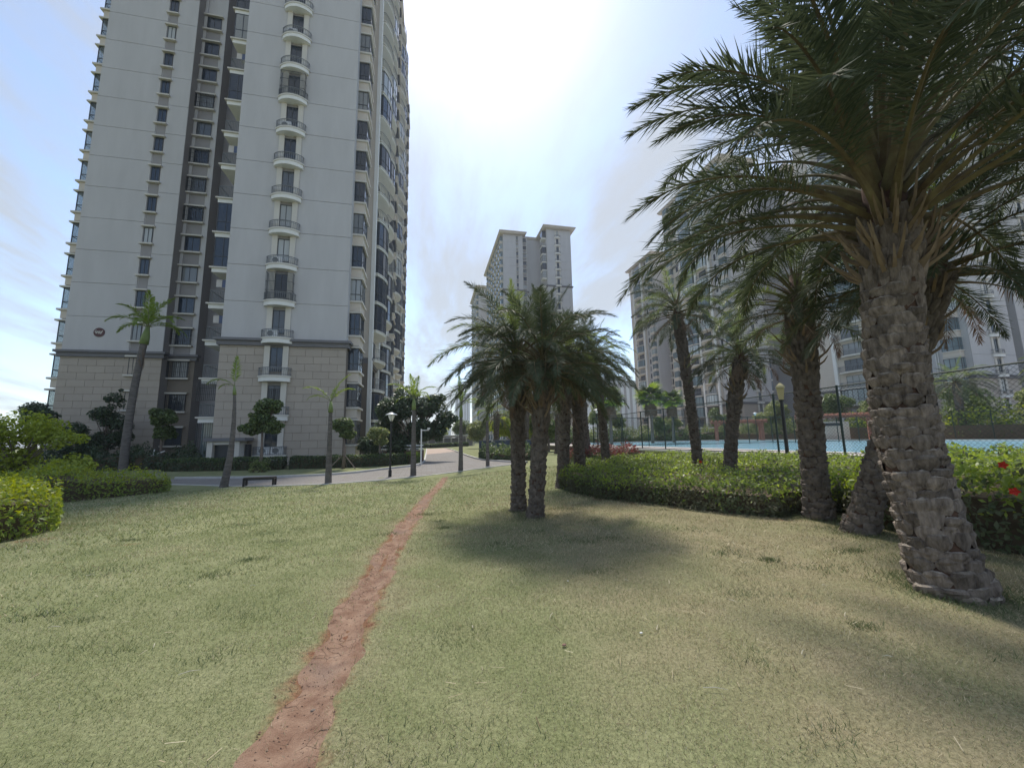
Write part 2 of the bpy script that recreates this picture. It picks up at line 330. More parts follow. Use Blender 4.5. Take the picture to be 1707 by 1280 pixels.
Vp = np.array(Vp); i = np.arange(len(ys)-1)[:, None]*nc+np.arange(nc-1)[None, :]
me = fast_mesh('earth_path', Vp, np.stack([i, i+1, i+1+nc, i+nc], -1).reshape(-1, 4), ['red_earth'], smooth=True)
tag(inst('path', me), kind='structure')

# grass blades
def grass():
    rs = np.random.RandomState(7)
    leafmat('grass_green', (0.140,0.180,0.070), (0.350,0.360,0.195), 0.25, 0.6, 0.2)
    leafmat('grass_dry', (0.25,0.215,0.13), (0.56,0.49,0.335), 0.2, 0.7, 0.15)
    leafmat('grass_tuft', (0.07,0.10,0.045), (0.15,0.185,0.085), 0.2, 0.6, 0.2)
    out = []
    for lo, hi, dens, h, w in ((1.6,3.6,7600,.022,.0036),(3.6,6.0,4600,.026,.0050),(6.0,10,1500,.036,.0088),(10,16,420,.055,.017),(16,23,150,.065,.03)):
        area = 0.5*rad(112)*(hi*hi-lo*lo); n = int(area*dens)
        r = np.sqrt(rs.uniform(lo*lo, hi*hi, n)); a = rs.uniform(rad(-46), rad(70), n)
        out.append(np.stack([r*np.sin(a), r*np.cos(a), h*rs.uniform(.5,1.3,n), w*rs.uniform(.7,1.3,n)], 1))
    B = np.concatenate(out); x, y = B[:,0], B[:,1]
    d = path_dist(x, y); so = soilness(x, y); clump = np.sin(x*7.1+3*np.sin(y*2.3))*np.sin(y*6.3+2*np.sin(x*1.9))
    p = np.where(d < -0.10, 0.04, np.clip(0.10+(d+.10)/0.30+.12*np.sin(x*23+y*17)*np.sin(y*29), 0, 1))*(1-1.5*np.clip(so-0.25, 0, .6))*(0.78+0.22*clump)
    hx = np.interp(y, hry, hrx)
    p = np.where((x > hx+.1) & (y < 14), 0, p)
    keep = rs.uniform(0, 1, len(x)) < p
    keep &= ~((y > 20.0+0.035*(x+5)**2*(x > -8)) & (x < 3.0))
    B = B[keep]
    tuft = []                                   # darker, longer tufts here and there
    for _ in range(80):
        r = math.sqrt(rs.uniform(2.0, 110)); a = rs.uniform(rad(-40), rad(62)); cx, cy = r*math.sin(a), r*math.cos(a)
        if path_dist(np.array([cx]), np.array([cy]))[0] < .1 or cx > np.interp(cy, hry, hrx)-.2: continue
        m_ = int(rs.uniform(30, 150)); rr_ = rs.uniform(.05, .2); q = rs.normal(size=(m_, 2))*rr_*np.array([1.3, .8])
        tuft.append(np.stack([cx+q[:,0], cy+q[:,1], rs.uniform(.03,.055,m_), rs.uniform(.004,.007,m_)*(1 if r < 6 else 1.7)], 1))
    for (cx, cy, r_, m_) in ((5.2,3.19,.36,1500),(7.22,6.29,.34,600),(6.83,5.32,.32,600),(2.15,9.42,.3,500),(2.28,8.44,.3,600),(-5.0,8.2,.4,100)):
        q = rs.normal(size=(m_, 2)); q = q/np.linalg.norm(q, axis=1)[:,None]*(r_+np.abs(rs.normal(size=m_))*.17-.06)[:,None]
        tuft.append(np.stack([cx+q[:,0], cy+q[:,1], rs.uniform(.03,.09,m_), rs.uniform(.004,.008,m_)], 1))
    tuft = np.concatenate(tuft); ntuft = len(tuft); B = np.concatenate([B, tuft])
    x, y, h, w = B.T; n = len(x)
    z = gv(x, y)+0.012*np.sin(x*1.9+y*0.7)*np.sin(y*1.3-x*0.4)+0.006*np.sin(x*5.1+1.3*y)*np.cos(y*4.3)-0.003
    a = rs.uniform(0, 2*np.pi, n); lean = rs.uniform(.3, 1.5, n)*h; la = rs.uniform(0, 2*np.pi, n)
    V = np.empty((n, 3, 3)); cx, sx = np.cos(a)*w/2, np.sin(a)*w/2
    V[:,0] = np.stack([x-cx, y-sx, z], 1); V[:,1] = np.stack([x+cx, y+sx, z], 1)
    V[:,2] = np.stack([x+np.cos(la)*lean, y+np.sin(la)*lean, z+h], 1)
    patch = 0.5+0.34*np.sin(x*1.3+1.7*np.sin(y*.9))*np.sin(y*1.1+1.3*np.sin(x*.8))+0.18*np.sin(x*3.7+y)*np.sin(y*4.1-x*1.2)
    dr = np.clip(0.27+0.85*dryness(x, y)+1.0*(patch-.5), .08, .9)
    mi = (rs.uniform(0, 1, n) < dr).astype(np.int32); mi[n-ntuft:] = 2
    me = fast_mesh('grass', V.reshape(-1, 3), np.arange(3*n).reshape(-1, 3), ['grass_green', 'grass_dry', 'grass_tuft'], mi)
    tag(inst('grass_blades', me), 'short half dry lawn grass either side of the earth path', 'grass', kind='stuff')
grass()
# straw bits and dead leaf scraps caught in the grass
rs = np.random.RandomState(21); n = 620; r = np.sqrt(rs.uniform(3.5, 130, n)); a = rs.uniform(rad(-44), rad(62), n); x, y = r*np.sin(a)+.0, r*np.cos(a)
x = np.where(rs.uniform(0,1,n) < .45, np.abs(x)*.9+.3, x); k_ = (path_dist(x, y) > -.05) & (x < np.interp(y, hry, hrx)-.1); x, y = x[k_], y[k_]; n = len(x)
L = rs.uniform(.012,.045,n)*(1+.05*np.hypot(x,y)); W = rs.uniform(.0008,.0019,n)*(1+.16*np.hypot(x,y)); t_ = rs.uniform(0,6.28,n); z = np.array([zg(p, q) for p, q in zip(x, y)])+rs.uniform(.016,.028,n)
c_, s_ = np.cos(t_), np.sin(t_); dz = rs.normal(size=n)*.006; Vl = np.empty((n,4,3))
for q, (u, v) in enumerate(((-1,-1),(1,-1),(1,1),(-1,1))): Vl[:,q] = np.stack([x+u*c_*L-v*s_*W, y+u*s_*L+v*c_*W, z+u*dz], 1)
leafmat('straw_bits', (0.30,0.24,0.15), (0.58,0.52,0.38), .1, .8, .1); leafmat('leaf_scraps', (0.07,0.05,0.035), (0.16,0.11,0.07), .1, .8, .1)
tag(inst('lawn_litter', fast_mesh('lawn_litter', Vl.reshape(-1,3), np.arange(4*n).reshape(-1,4), ['straw_bits','leaf_scraps'], (rs.uniform(0,1,n) < .3).astype(int))), 'straw bits and dead leaf scraps caught in the lawn', 'litter', kind='stuff')

# road
mat('paving', (0.235,0.215,0.195), 0.9, 0.08, 1.5, col2=(0.21,0.20,0.185), bump=0.2, bscale=30)
mat('paving_warm', (0.40,0.31,0.25), 0.9, 0.08, 1.5)
mat('kerb', (0.48,0.47,0.45), 0.85, 0.1, 2)
FRONT = [(-60,35),(-30,28.2),(-20,25.6),(-12.1,22.9),(-8.4,20.8),(-6.4,20.35),(-4.5,20.3),(-2.4,21.15),(-0.67,22.4),(0.4,23.2),(1.2,23.95),(2.6,24.9),(4.6,25.4),(6.4,25.6)]
BACK = [(-60,38),(-30,30.9),(-20,28.0),(-13.6,25.6),(-10,24.75),(-7.6,24.55),(-5.6,24.75),(-4.0,25.6),(-2.7,27.1),(-1.7,28.0),(-0.9,28.8),(-0.35,30.2),(-0.12,33.6),(-0.08,42),(-0.05,51),(0,66),(0.02,82)]
RIGHT = [(6.4,25.6),(5.2,28.5),(4.5,31.0),(4.1,34.6),(3.98,40),(3.96,46.5),(3.92,58),(3.9,70),(3.4,82)]
def resample(P, n):
    P = np.array(P, float); s = np.concatenate([[0], np.cumsum(np.hypot(*np.diff(P, axis=0).T))]); t = np.linspace(0, s[-1], n)
    return np.stack([np.interp(t, s, P[:,0]), np.interp(t, s, P[:,1])], 1)
mb = MB()
A = resample(FRONT[:-2]+[(3.2,25.2)], 60); Bk = resample(BACK[:11], 60)
def strip(P, Q, m, nrow=6, dz=0.012):
    k = len(mb.v)
    for p, q in zip(P, Q):
        for j in range(nrow+1):
            f = j/nrow; x, y = p[0]+(q[0]-p[0])*f, p[1]+(q[1]-p[1])*f; mb.v.append((x, y, g(x, y)+dz))
    for i in range(len(P)-1):
        for j in range(nrow): a = k+i*(nrow+1)+j; mb.face((a, a+nrow+1, a+nrow+2, a+1), m)
strip(A, Bk, 0)
L2 = resample([(-0.9,28.8)]+BACK[11:15], 50); R2 = resample([(3.2,25.2),(6.3,25.7)]+RIGHT[1:7], 50)
strip(R2, L2, 0)
pm = MATS['paving']; t_ = pm.node_tree; b_ = t_.nodes['Principled BSDF']; src = b_.inputs['Base Color'].links[0].from_socket
br = t_.nodes.new('ShaderNodeTexBrick'); br.inputs['Scale'].default_value = 1.0; br.inputs['Brick Width'].default_value = .6; br.inputs['Row Height'].default_value = .3; br.inputs['Mortar Size'].default_value = .012
br.inputs['Color1'].default_value = (1,1,1,1); br.inputs['Color2'].default_value = (.84,.82,.80,1); br.inputs['Mortar'].default_value = (.55,.52,.5,1)
gp = t_.nodes.new('ShaderNodeNewGeometry'); t_.links.new(gp.outputs['Position'], br.inputs['Vector']); mu_ = t_.nodes.new('ShaderNodeMix'); mu_.data_type = 'RGBA'; mu_.blend_type = 'MULTIPLY'; mu_.inputs['Factor'].default_value = .9
t_.links.new(src, mu_.inputs[6]); t_.links.new(br.outputs[0], mu_.inputs[7]); t_.links.new(mu_.outputs[2], b_.inputs['Base Color'])
o = mb.build('road', ['paving', 'paving_warm']); tag(o, kind='structure')
# crumbs of soil and small stones on the worn path
jm = MB(); rq = random.Random(5)
for _ in range(700):
    yv = 1.9+8*rq.random()**1.8; c = float(np.interp(yv, PY, PX)); w = float(np.interp(yv, PY, PW)); x = c+w*rq.gauss(0,.62); r = rq.uniform(.002,.0075)
    z = zg(x, yv)-0.030*max(0, min(1, (w-abs(x-c))/.12))+.006; k = len(jm.v); a = rq.uniform(0,6.28)
    jm.v += [(x+r*1.3*math.cos(a+q), yv+r*math.sin(a+q), z) for q in (0,1.57,3.14,4.71)]+[(x+r*.3*math.cos(a), yv+r*.3*math.sin(a), z+r*rq.uniform(.6,1.2))]
    for q in range(4): jm.face((k+q, k+(q+1)%4, k+4), 0 if rq.random() < .7 else 1)
mat('crumb_dark', (0.15,0.09,0.065), 0.95, .2, 9)
tag(jm.build('path_crumbs', ['red_earth','crumb_dark']), 'crumbs of soil and grit on the worn earth path', 'grit', kind='stuff')
mb = MB(); L3 = resample(BACK[14:], 14); R3 = resample([(3.93,57)]+RIGHT[7:], 14); strip(R3, L3, 0, dz=0.012)
tag(mb.build('road', ['paving_warm']), kind='structure')
def kerb(P, w, h, name, inner=1):
    mb = MB(); P = resample(P, max(4, int(len(P)*7))); n = len(P)
    T = np.gradient(P, axis=0); T /= np.linalg.norm(T, axis=1)[:, None]; Nn = np.stack([-T[:,1], T[:,0]], 1)*inner
    for p, nn in zip(P, Nn):
        q = p+nn*w; z0 = g(*p)
        mb.v += [(p[0],p[1],z0-.1),(p[0],p[1],z0+h),(q[0],q[1],g(*q)+h),(q[0],q[1],g(*q)-.1)]
    for i in range(n-1):
        for a, b in ((0,1),(1,2),(2,3)): k = 4*i; mb.face((k+a, k+4+a, k+4+b, k+b))
    tag(mb.build(name, 'kerb'), kind='structure')
kerb(BACK[3:], .14, .12, 'kerb', 1); kerb(RIGHT, .14, .12, 'kerb', -1)
kerb(FRONT[2:], .12, .035, 'kerb', -1)
# ------------------------------------------------------------------ apartment towers
FH, BASE, MIDF, TOPF = 3.0, 9.6, 15, 7
MID_Z = BASE+FH*MIDF                           # 54.6
TOP_Z = MID_Z+FH*TOPF                          # 75.6
CACHE = {}
def cached(key, fn):
    if key not in CACHE: CACHE[key] = fn()
    return CACHE[key]
# every facade piece below is modelled facing -Y, its back on y = 0
def win_frame(w, h, nm=1, trans=True, t=0.05):
    def f():
        mb = MB()
        mb.box(-w/2, w/2, -.05, 0, 0, t); mb.box(-w/2, w/2, -.05, 0, h-t, h)
        mb.box(-w/2, -w/2+t, -.05, 0, t, h-t); mb.box(w/2-t, w/2, -.05, 0, t, h-t)
        for i in range(nm):
            x = -w/2+w*(i+1)/(nm+1); mb.box(x-t*.4, x+t*.4, -.045, 0, t, h-t)
        if trans: mb.box(-w/2+t, w/2-t, -.04, 0, h*.3-t*.35, h*.3+t*.35)
        return mb.mesh('window_frame', 'metal_dark')
    return cached(('wf', w, h, nm, trans), f)
def pane_mesh(w, h, gl='glass'):
    def f():
        mb = MB(); mb.box(-w/2+.03, w/2-.03, -.02, .03, .03, h-.03); return mb.mesh('pane', gl)
    return cached(('pn', w, h, gl), f)
def window(parent, w, h, M4, nm=1, trans=True, gl='glass', lite=False):
    """window (frame) with its pane as sub-part; far windows are one two-tone mesh"""
    if lite:
        def f():
            mb = MB(); t = .06
            mb.box(-w/2, w/2, -.05, 0, 0, t); mb.box(-w/2, w/2, -.05, 0, h-t, h); mb.box(-w/2, -w/2+t, -.05, 0, t, h-t); mb.box(w/2-t, w/2, -.05, 0, t, h-t)
            for i in range(nm): x = -w/2+w*(i+1)/(nm+1); mb.box(x-.03, x+.03, -.045, 0, t, h-t)
            mb.box(-w/2+.04, w/2-.04, -.02, .03, .04, h-.04, 1); return mb.mesh('window', ['metal_dark', gl])
        return inst('window', cached(('wl', w, h, nm, gl), f), parent, mtx=M4)
    o = inst('window', win_frame(w, h, nm, trans), parent, mtx=M4); inst('pane', pane_mesh(w, h, gl), o); return o
def sill_mesh(w, proj=.28):
    def f():
        mb = MB(); mb.box(-w/2, w/2, -proj, 0, -.07, .07); return mb.mesh('sill', 'trim')
    return cached(('sl', w, proj), f)
def sills(win, w, h, proj, dx=0.0):
    inst('sill', sill_mesh(w, proj), win, loc=(dx, .02, -.09)); inst('lintel', sill_mesh(w, proj), win, loc=(dx, .02, h+.09))
def cage_mesh(w, h, d=.35, step=.13, bulge=0):
    def f():
        mb = MB(); r = .012
        n = max(2, int(w/step))
        for zz in (0.0, h*.33, h*.66, h): mb.box(-w/2, w/2, -d-r, -d+r, zz-r, zz+r); mb.box(-w/2-r, -w/2+r, -d, 0, zz-r, zz+r); mb.box(w/2-r, w/2+r, -d, 0, zz-r, zz+r)
        for i in range(n+1): x = -w/2+w*i/n; mb.box(x-r, x+r, -d-r, -d+r, 0, h)
        for s in (-1, 1):
            for j in range(1, 3): mb.box(s*w/2-r, s*w/2+r, -d*j/3-r, -d*j/3+r, 0, h)
        return mb.mesh('window_bars', 'metal_dark')
    return cached(('cg', w, h, d, step), f)
def arc(w, d, n=12):                           # bow from (-w/2,0) to (w/2,0) bulging to -y by d
    R = (w*w/4+d*d)/(2*d); a0 = math.asin(min(1, w/2/R)); cy0 = R-d
    return [(R*math.sin(-a0+2*a0*i/n), cy0-R*math.cos(-a0+2*a0*i/n)) for i in range(n+1)]
def bow_slab(w, d, t1=.14, t2=.32, side=.25):
    def f():
        mb = MB(); a = [(x, y-side) for x, y in arc(w, d)]
        mb.prism([(-w/2, 0)]+a+[(w/2, 0)], -t1, 0.0, 0)
        a2 = [(x*.94, y*.93-side) for x, y in arc(w, d)]
        mb.prism([(-w/2*.94, 0)]+a2+[(w/2*.94, 0)], -t1-t2, -t1, 1)
        return mb.mesh('slab', ['trim', 'white_trim'])
    return cached(('bs', w, d, t1, t2, side), f)
def bow_rail(w, d, h=.62, nb=22, side=.25, matn='metal_grey', infill=True):
    def f():
        mb = MB(); a = [(-w/2*.95, 0)]+[(x*.95, y*.95-side) for x, y in arc(w, d)]+[(w/2*.95, 0)]
        mb.tube([(x, y, h) for x, y in a], .03, 5); mb.tube([(x, y, .08) for x, y in a], .018, 4); mb.tube([(x, y, h*.8) for x, y in a], .014, 4)
        P = resample(a, nb)
        for x, y in P: mb.box(x-.012, x+.012, y-.012, y+.012, 0, h)
        return mb.mesh('railing', matn)
    return cached(('br', w, d, h, nb, side, matn), f)
def bow_glass(w, d, h, side=.25, gl='glass', nb=7):
    """glazed-in balcony: frame + faceted panes"""
    def f():
        mb = MB(); a = [(-w/2*.93, 0)]+[(x*.93, y*.93-side) for x, y in arc(w, d, 6)]+[(w/2*.93, 0)]
        for z in (.03, h*.34, h-.03): mb.tube([(x, y, z) for x, y in a], .03, 4)
        for x, y in a[1:-1]: mb.box(x-.03, x+.03, y-.03, y+.03, 0, h)
        return mb.mesh('glazing_frame', 'metal_dark')
    def f2():
        mb = MB(); a = [(-w/2*.92, 0)]+[(x*.92, y*.92-side) for x, y in arc(w, d, 6)]+[(w/2*.92, 0)]
        for p, q in zip(a[:-1], a[1:]): mb.poly([(p[0],p[1],.03),(q[0],q[1],.03),(q[0],q[1],h-.03),(p[0],p[1],h-.03)])
        return mb.mesh('glazing', gl)
    return cached(('bg', w, d, h, side), f), cached(('bgp', w, d, h, side, gl), f2)
def ac_unit():
    def f():
        mb = MB(); mb.box(-.4, .4, -.32, 0, 0, .58); mb.lathe([(.22,0),(.22,.012)], 14, 1)
        k = len(mb.v)-28
        for i in range(k, len(mb.v)): x, y, z = mb.v[i]; mb.v[i] = (x-.08, -.321-z, y+.29)
        return mb.mesh('air_conditioner', ['metal_white', 'metal_grey'])
    return cached('ac', f)
RX = Matrix.Rotation
def T(x, y, z, rz=0.0): return Matrix.Translation((x, y, z)) @ RX(rz, 4, 'Z')

mat('cloth_a', (0.55,0.52,0.5), .9, .05); mat('cloth_b', (0.12,0.15,0.25), .9, .05); mat('cloth_c', (0.35,0.12,0.12), .9, .05)
def tower(label, loc, mirror=False, near=False, tiles=False, front=True, second='narrow', left_side=False, side_len=52, fmax=22, side_floors=22, side=True, seed=1, group='apartment towers', second_x=(-23.6,-16.32), second_y=6.2):
    R_ = random.Random(seed)
    root = thing('apartment_tower', label, 'apartment building', loc, 0, group)
    if mirror: root.scale = (-1, 1, 1)
    lite = not near
    sx0, sx1 = second_x; mx1 = sx1+2.0; D = side_len
    zf = lambda k: BASE+FH*k if k < 0 or k < MIDF else MID_Z+FH*(k-MIDF)
    # --- core walls
    mb = MB()
    mb.box(-9, 0, 0, D, -1.2, TOP_Z); mb.box(sx0, sx1, second_y, D, -1.2, TOP_Z); mb.box(sx1-.01, mx1, 7.2 if second == 'narrow' else 9.0, D, -1.2, TOP_Z-.01)
    mb.box(mx1-.02, -8.98, 8.6, D-.02, -1.2, TOP_Z-.02)
    mb.build('wall', 'wall_grey' if not tiles else 'wall_grey', root)
    # dark painted reveals
    mb = MB(); ym = 7.2 if second == 'narrow' else 9.0
    mb.box(sx1, sx1+.012, second_y+.01, ym-.002, -1, TOP_Z-.3); mb.box(mx1, mx1+.012, ym+.01, max(8.59, ym+.02), -1, TOP_Z-.3)
    mb.box(mx1+.02, -9.02, 8.585, 8.6, -1, TOP_Z-.3); mb.box(-9.012, -9.0, 3.6, 8.5, -1, TOP_Z-.3)
    mb.build('reveal', 'wall_dark' if near else 'wall_grey', root)
    # --- roof with deep cornice
    mb = MB()
    for z, ov, t in ((TOP_Z, 1.3, .45), (TOP_Z+.45, 1.6, .35)):
        mb.box(-9-ov, ov, -ov, D+ov, z, z+t); mb.box(sx0-ov, sx1+ov-.3, second_y-ov, D+ov-.01, z+.003, z+t-.003); mb.box(sx1, -9, 9.5-ov, D+ov-.02, z+.006, z+t-.006)
    mb.box(-7, -2, 8, 20, TOP_Z+.8, TOP_Z+4); mb.build('roof', ['wall_cream'], root)
    # --- ledges
    for z in (BASE, MID_Z):
        mb = MB(); m2 = MB()
        for (z0, z1, pr) in ((z-.55, z-.2, .22), (z-.2, z, .38)):
            mb.box(-9-pr, pr, -pr, 0.3, z0, z1); mb.box(-9-pr, -8.9, .3, 3.4, z0+.001, z1-.001)
            mb.box(-.02, pr, .3, 6.3, z0, z1); mb.box(-.02, .8+pr, 6.3, D, z0+.003, z1-.003)
            m2.box(sx0-pr, sx1+pr, second_y-pr, second_y+.3, z0+.002, z1-.002)
            if second == 'narrow': m2.box(sx1, mx1+pr, ym-pr, ym+.2, z0+.004, z1-.004)
            if left_side or near: m2.box(sx0-pr, sx0+.1, second_y+.3, D, z0+.005, z1-.005)
        mb.build('ledge', 'ledge', root); m2.build('ledge', 'ledge', root)
    # --- wall panels, one per storey, joints open
    def panel(x0, x1, y, z0, z1, pr=.06):
        def f(): b = MB(); b.box(0, x1-x0, -pr, .03, 0, z1-z0); return b.mesh('wall_panel', 'wall_grey')
        inst('wall_panel', cached(('pan', round(x1-x0,3), round(z1-z0,3)), f), root, mtx=T(x0, y, z0))
    cxm = -5.07                                # centre of the balcony column
    for k in range(22):
        z = zf(k); z1 = z+FH-.035
        if k == MIDF-1: z1 = z+FH-.57
        zz0 = z+(.002 if k in (0, MIDF) else 0)
        panel(-9, cxm-.86, 0, zz0, z1); panel(cxm+.86, 0, 0, zz0, z1)
        if second == 'narrow':
            panel(sx0, -18.4-.42, second_y, zz0, z1); panel(-18.4+.42, sx1, second_y, zz0, z1)
        else:
            c2 = (sx0+sx1)/2; panel(sx0, c2-.86, second_y, zz0, z1); panel(c2+.86, sx1, second_y, zz0, z1)
    # --- tiled base storeys
    if tiles:
        mb = MB(); mb.box(-9.03, .03, -.03, 0, -1, BASE-.55); mb.box(sx0-.03, sx1+.03, second_y-.03, second_y, -1, BASE-.55); mb.box(sx1+.03, mx1+.03, ym-.03, ym, -1, BASE-.55)
        mb.box(0, .03, 0, 6.3, -1, BASE-.55); mb.box(0.02, .83, 6.3, D, -1, BASE-.55)
        bw = mb.build('base_wall', 'grout', root)
        def tile_row(x0, x1, y, rows, w0=1.2):
            for r_ in range(rows):
                z = -.1+.6*r_; h = .585
                if z+h > BASE-.56: h = BASE-.56-z
                x = x0; first = True
                while x < x1-.01:
                    w = w0 if not (first and r_ % 2) else w0*.5
                    if x+w > x1-.25: w = x1-x
                    def f(w=w, h=h): b = MB(); b.box(.011, w-.011, -.028, 0, 0.008, h); return b.mesh('tile', 'tile_beige')
                    inst('tile', cached(('tile', round(w,3), round(h,3)), f), bw, mtx=T(x, y, z))
                    x += w; first = False
        tile_row(-9.03, cxm-.86, -.03, 16); tile_row(cxm+.86, .03, -.03, 16); tile_row(sx0-.03, sx1+.03, second_y-.03, 16, 1.3)
    else:
        mb = MB(); mb.box(-9.03, .03, -.03, 0.01, -1, BASE-.55); mb.box(0, .03, 0.009, D, -1, BASE-.551); mb.build('base_wall', 'tile_beige', root)
        mb = MB(); mb.box(sx0-.03, sx1+.03, second_y-.03, second_y+.01, -1, BASE-.55); mb.build('base_wall', 'tile_beige', root)
    # --- balcony column on the main front
    def balcony_column(cx, y, kmax, kmin=-3):
        mb = MB()
        for s in (-1, 1): mb.box(cx+s*.66-.2, cx+s*.66+.2, y-.16, y+.01, -.8, TOP_Z-.4)
        mb.build('pilaster', 'trim', root)
        for k in range(kmin, kmax):
            z = zf(k)
            sl_ = inst('balcony', bow_slab(2.35, .5), root, mtx=T(cx, y-.005, z+.08))
            inst('railing', bow_rail(2.35, .5, .6, 22 if near else 12), sl_, loc=(0, 0, 0))
            window(root, .92, 1.95, T(cx, y-.02, z+.42), 1, True, 'glass', lite)
            if near:
                sp = MB(); 
                def f(): b = MB(); b.box(-.46, .46, -.03, 0, 0, .6); return b.mesh('spandrel', 'spandrel')
                inst('spandrel', cached('spd', f), root, mtx=T(cx, y-.001, z+2.38))
                if k in (1, 7, -2): inst('window_bars', cage_mesh(1.9, 2.2, .55, .09) if k != -2 else cage_mesh(.95, 1.95, .08, .12), sl_, loc=(0, 0, .05))
                if k in (-3, 0, 2, 6, 9): inst('air_conditioner', ac_unit(), sl_, loc=(-.35, -.1, .02))
                if k == -3: inst('air_conditioner', ac_unit(), sl_, loc=(.55, -.1, .02))
    if front: balcony_column(cxm, 0, fmax)
    # --- second wing
    if second == 'narrow':
        for k in range(-3, fmax):
            z = zf(k); w = window(root, .68, 1.5, T(-18.4, second_y-.02, z+.98), 1 if near else 0, False, 'glass', lite)
            sills(w, 1.05, 1.5, .3)
            if k >= 0:
                def f(): b = MB(); b.box(-.36, .36, -.02, .01, 0, 1.25); return b.mesh('spandrel', 'spandrel')
                inst('spandrel', cached('spn', f), root, mtx=T(-18.4, second_y-.001, z-.42 if k not in (0, MIDF) else z+.0))
            # wide windows of the set-back strip
            M4 = T(-15.4, ym-.02, z+.9); w = window(root, 1.26, 1.5, M4, 1, False, 'glass', lite)
            sills(w, 1.75, 1.5, .3, -.06)
            if k >= 0:
                def f(): b = MB(); b.box(-.62, .62, -.02, .01, 0, 1.2); return b.mesh('spandrel', 'spandrel')
                inst('spandrel', cached('spw', f), root, mtx=T(-15.4, ym-.001, z-.42 if k not in (0, MIDF) else z))
            if near and k in (-2, -1, 0, 4, 5, 6, 8): inst('window_bars', cage_mesh(1.55, 1.45, .3 if k != -2 else .12), w, loc=(-.1, 0, .02))
        mb = MB(); mb.box(-16.3, -16.04, ym-.1, ym, BASE, TOP_Z-.5); mb.build('pilaster', 'trim' if not near else 'wall_grey', root)
    else:
        balcony_column((sx0+sx1)/2, second_y, fmax)
        for k in range(-3, fmax):
            z = zf(k); window(root, 1.5, 1.6, T(-11.8, 8.57, z+.85), 1, False, 'glass', True)
    # --- recess balconies on the flank of the main wing
    for k in range(-2, fmax):
        z = zf(k)
        def f():
            b = MB(); b.box(-1.65, 0, 0, 2.6, -.12, 0, 0); b.box(-1.5, 0, .12, 2.6, -.45, -.12, 1); return b.mesh('slab', ['trim', 'white_trim'])
        bl = inst('balcony', cached('rslab', f), root, mtx=T(-9.01, .75, z+.02))
        enclosed = near and k in (2, 3, 7, 9, 10) or (not near and R_.random() < .45)
        if enclosed:
            def f():
                b = MB(); b.box(-1.42, -1.36, .06, .12, 0, 2.5); b.box(-.8, -.75, .06, .12, 0, 2.5); b.box(-.06, -.01, .06, .12, 0, 2.5)
                for zz in (0.02, .85, 2.44): b.box(-1.42, -.01, .065, .115, zz, zz+.06); b.box(-1.41, -1.36, .12, 2.5, zz, zz+.06)
                return b.mesh('glazing_frame', 'metal_dark')
            def f2(): b = MB(); b.box(-1.4, -.02, .085, .095, .05, 2.45); b.box(-1.395, -1.385, .1, 2.5, .05, 2.45); return b.mesh('glazing', 'glass')
            e = inst('glazing_frame', cached('rgf', f), bl); inst('glazing', cached('rgp', f2), bl)
        else:
            def f():
                b = MB(); b.box(-1.45, -.01, .1, .15, .98, 1.03); b.box(-1.45, -.01, .11, .14, .08, .12); b.box(-1.45, -1.4, .1, 2.55, .98, 1.03)
                for i in range(13): x = -1.44+1.42*i/12; b.box(x-.014, x+.014, .11, .14, 0, 1.0)
                for i in range(12): y = .15+2.3*i/11; b.box(-1.44, -1.412, y-.014, y+.014, 0, 1.0)
                return b.mesh('railing', 'metal_grey')
            inst('railing', cached('rrail', f), bl)
            if near and k == -2: inst('window_bars', cage_mesh(1.75, 1.45, .02, .12), bl, loc=(-.85, .1, 1.25))
            if near and k in (0, 5, 8, 1):
                for q in range(3):
                    def f(q=q): b = MB(); b.box(-.2, .2, -.01, .01, -.62, 0); return b.mesh('laundry', ('cloth_a','cloth_b','cloth_c')[q])
                    inst('laundry', cached(('ld', q), f), bl, loc=(-1.15+.42*q, .7, 2.15))
        if near: window(root, 1.3, 2.1, T(-10.6, 8.57, z+.2), 1, False, 'glass', True)
    # --- long side facade facing +X (rotate pieces by +90 deg)
    Q = math.pi/2
    if side:
        mb = MB(); mb.box(0, .8, 6.3, D-.05, BASE+.003, TOP_Z-.4); mb.build('side_wall', 'wall_cream', root)
        mb = MB()
        for s in (6.55, 12.2, 18.6, 25.0, 27.4, 33.2, 39.4, 46.0): 
            if s < D-1: mb.box(.8, 1.15, s-.32, s+.32, .2, TOP_Z-.4)
        mb.build('pilaster', 'white_trim', root)
        mb = MB()
        for s in (3.75, 4.05): mb.tube([(.12, s, -.5), (.12, s, TOP_Z)], .06, 6)
        mb.build('drain_pipe', 'white_trim', root)
        def bay(s, w, k, xb):
            z = zf(k)
            def f():
                b = MB(); b.box(-w/2-.12, w/2+.12, -1.0, 0, -.16, 0); b.box(-w/2, w/2, -.85, 0, -.9, -.16, 1); return b.mesh('bay_slab', ['trim', 'wall_cream'])
            def f1(): b = MB(); b.box(-w/2-.12, w/2+.12, -1.0, 0, 1.9, 2.04); return b.mesh('bay_roof', 'trim')
            def f2():
                b = MB()
                for x in (-w/2, -w/6, w/6, w/2): b.box(x-.035, x+.035, -.86, -.8, 0, 1.9)
                for s_ in (-1, 1): b.box(s_*w/2-.03, s_*w/2+.03, -.45, -.4, 0, 1.9)
                for zz in (0, .55, 1.85): b.box(-w/2, w/2, -.855, -.805, zz, zz+.05); b.box(-w/2-.025, -w/2+.025, -.8, 0, zz, zz+.05); b.box(w/2-.025, w/2+.025, -.8, 0, zz, zz+.05)
                return b.mesh('bay_frame', 'metal_dark')
            def f3():
                b = MB(); b.box(-w/2+.005, w/2-.005, -.835, 0, .02, 1.88); return b.mesh('pane', 'glass' if near else 'glass_pale')
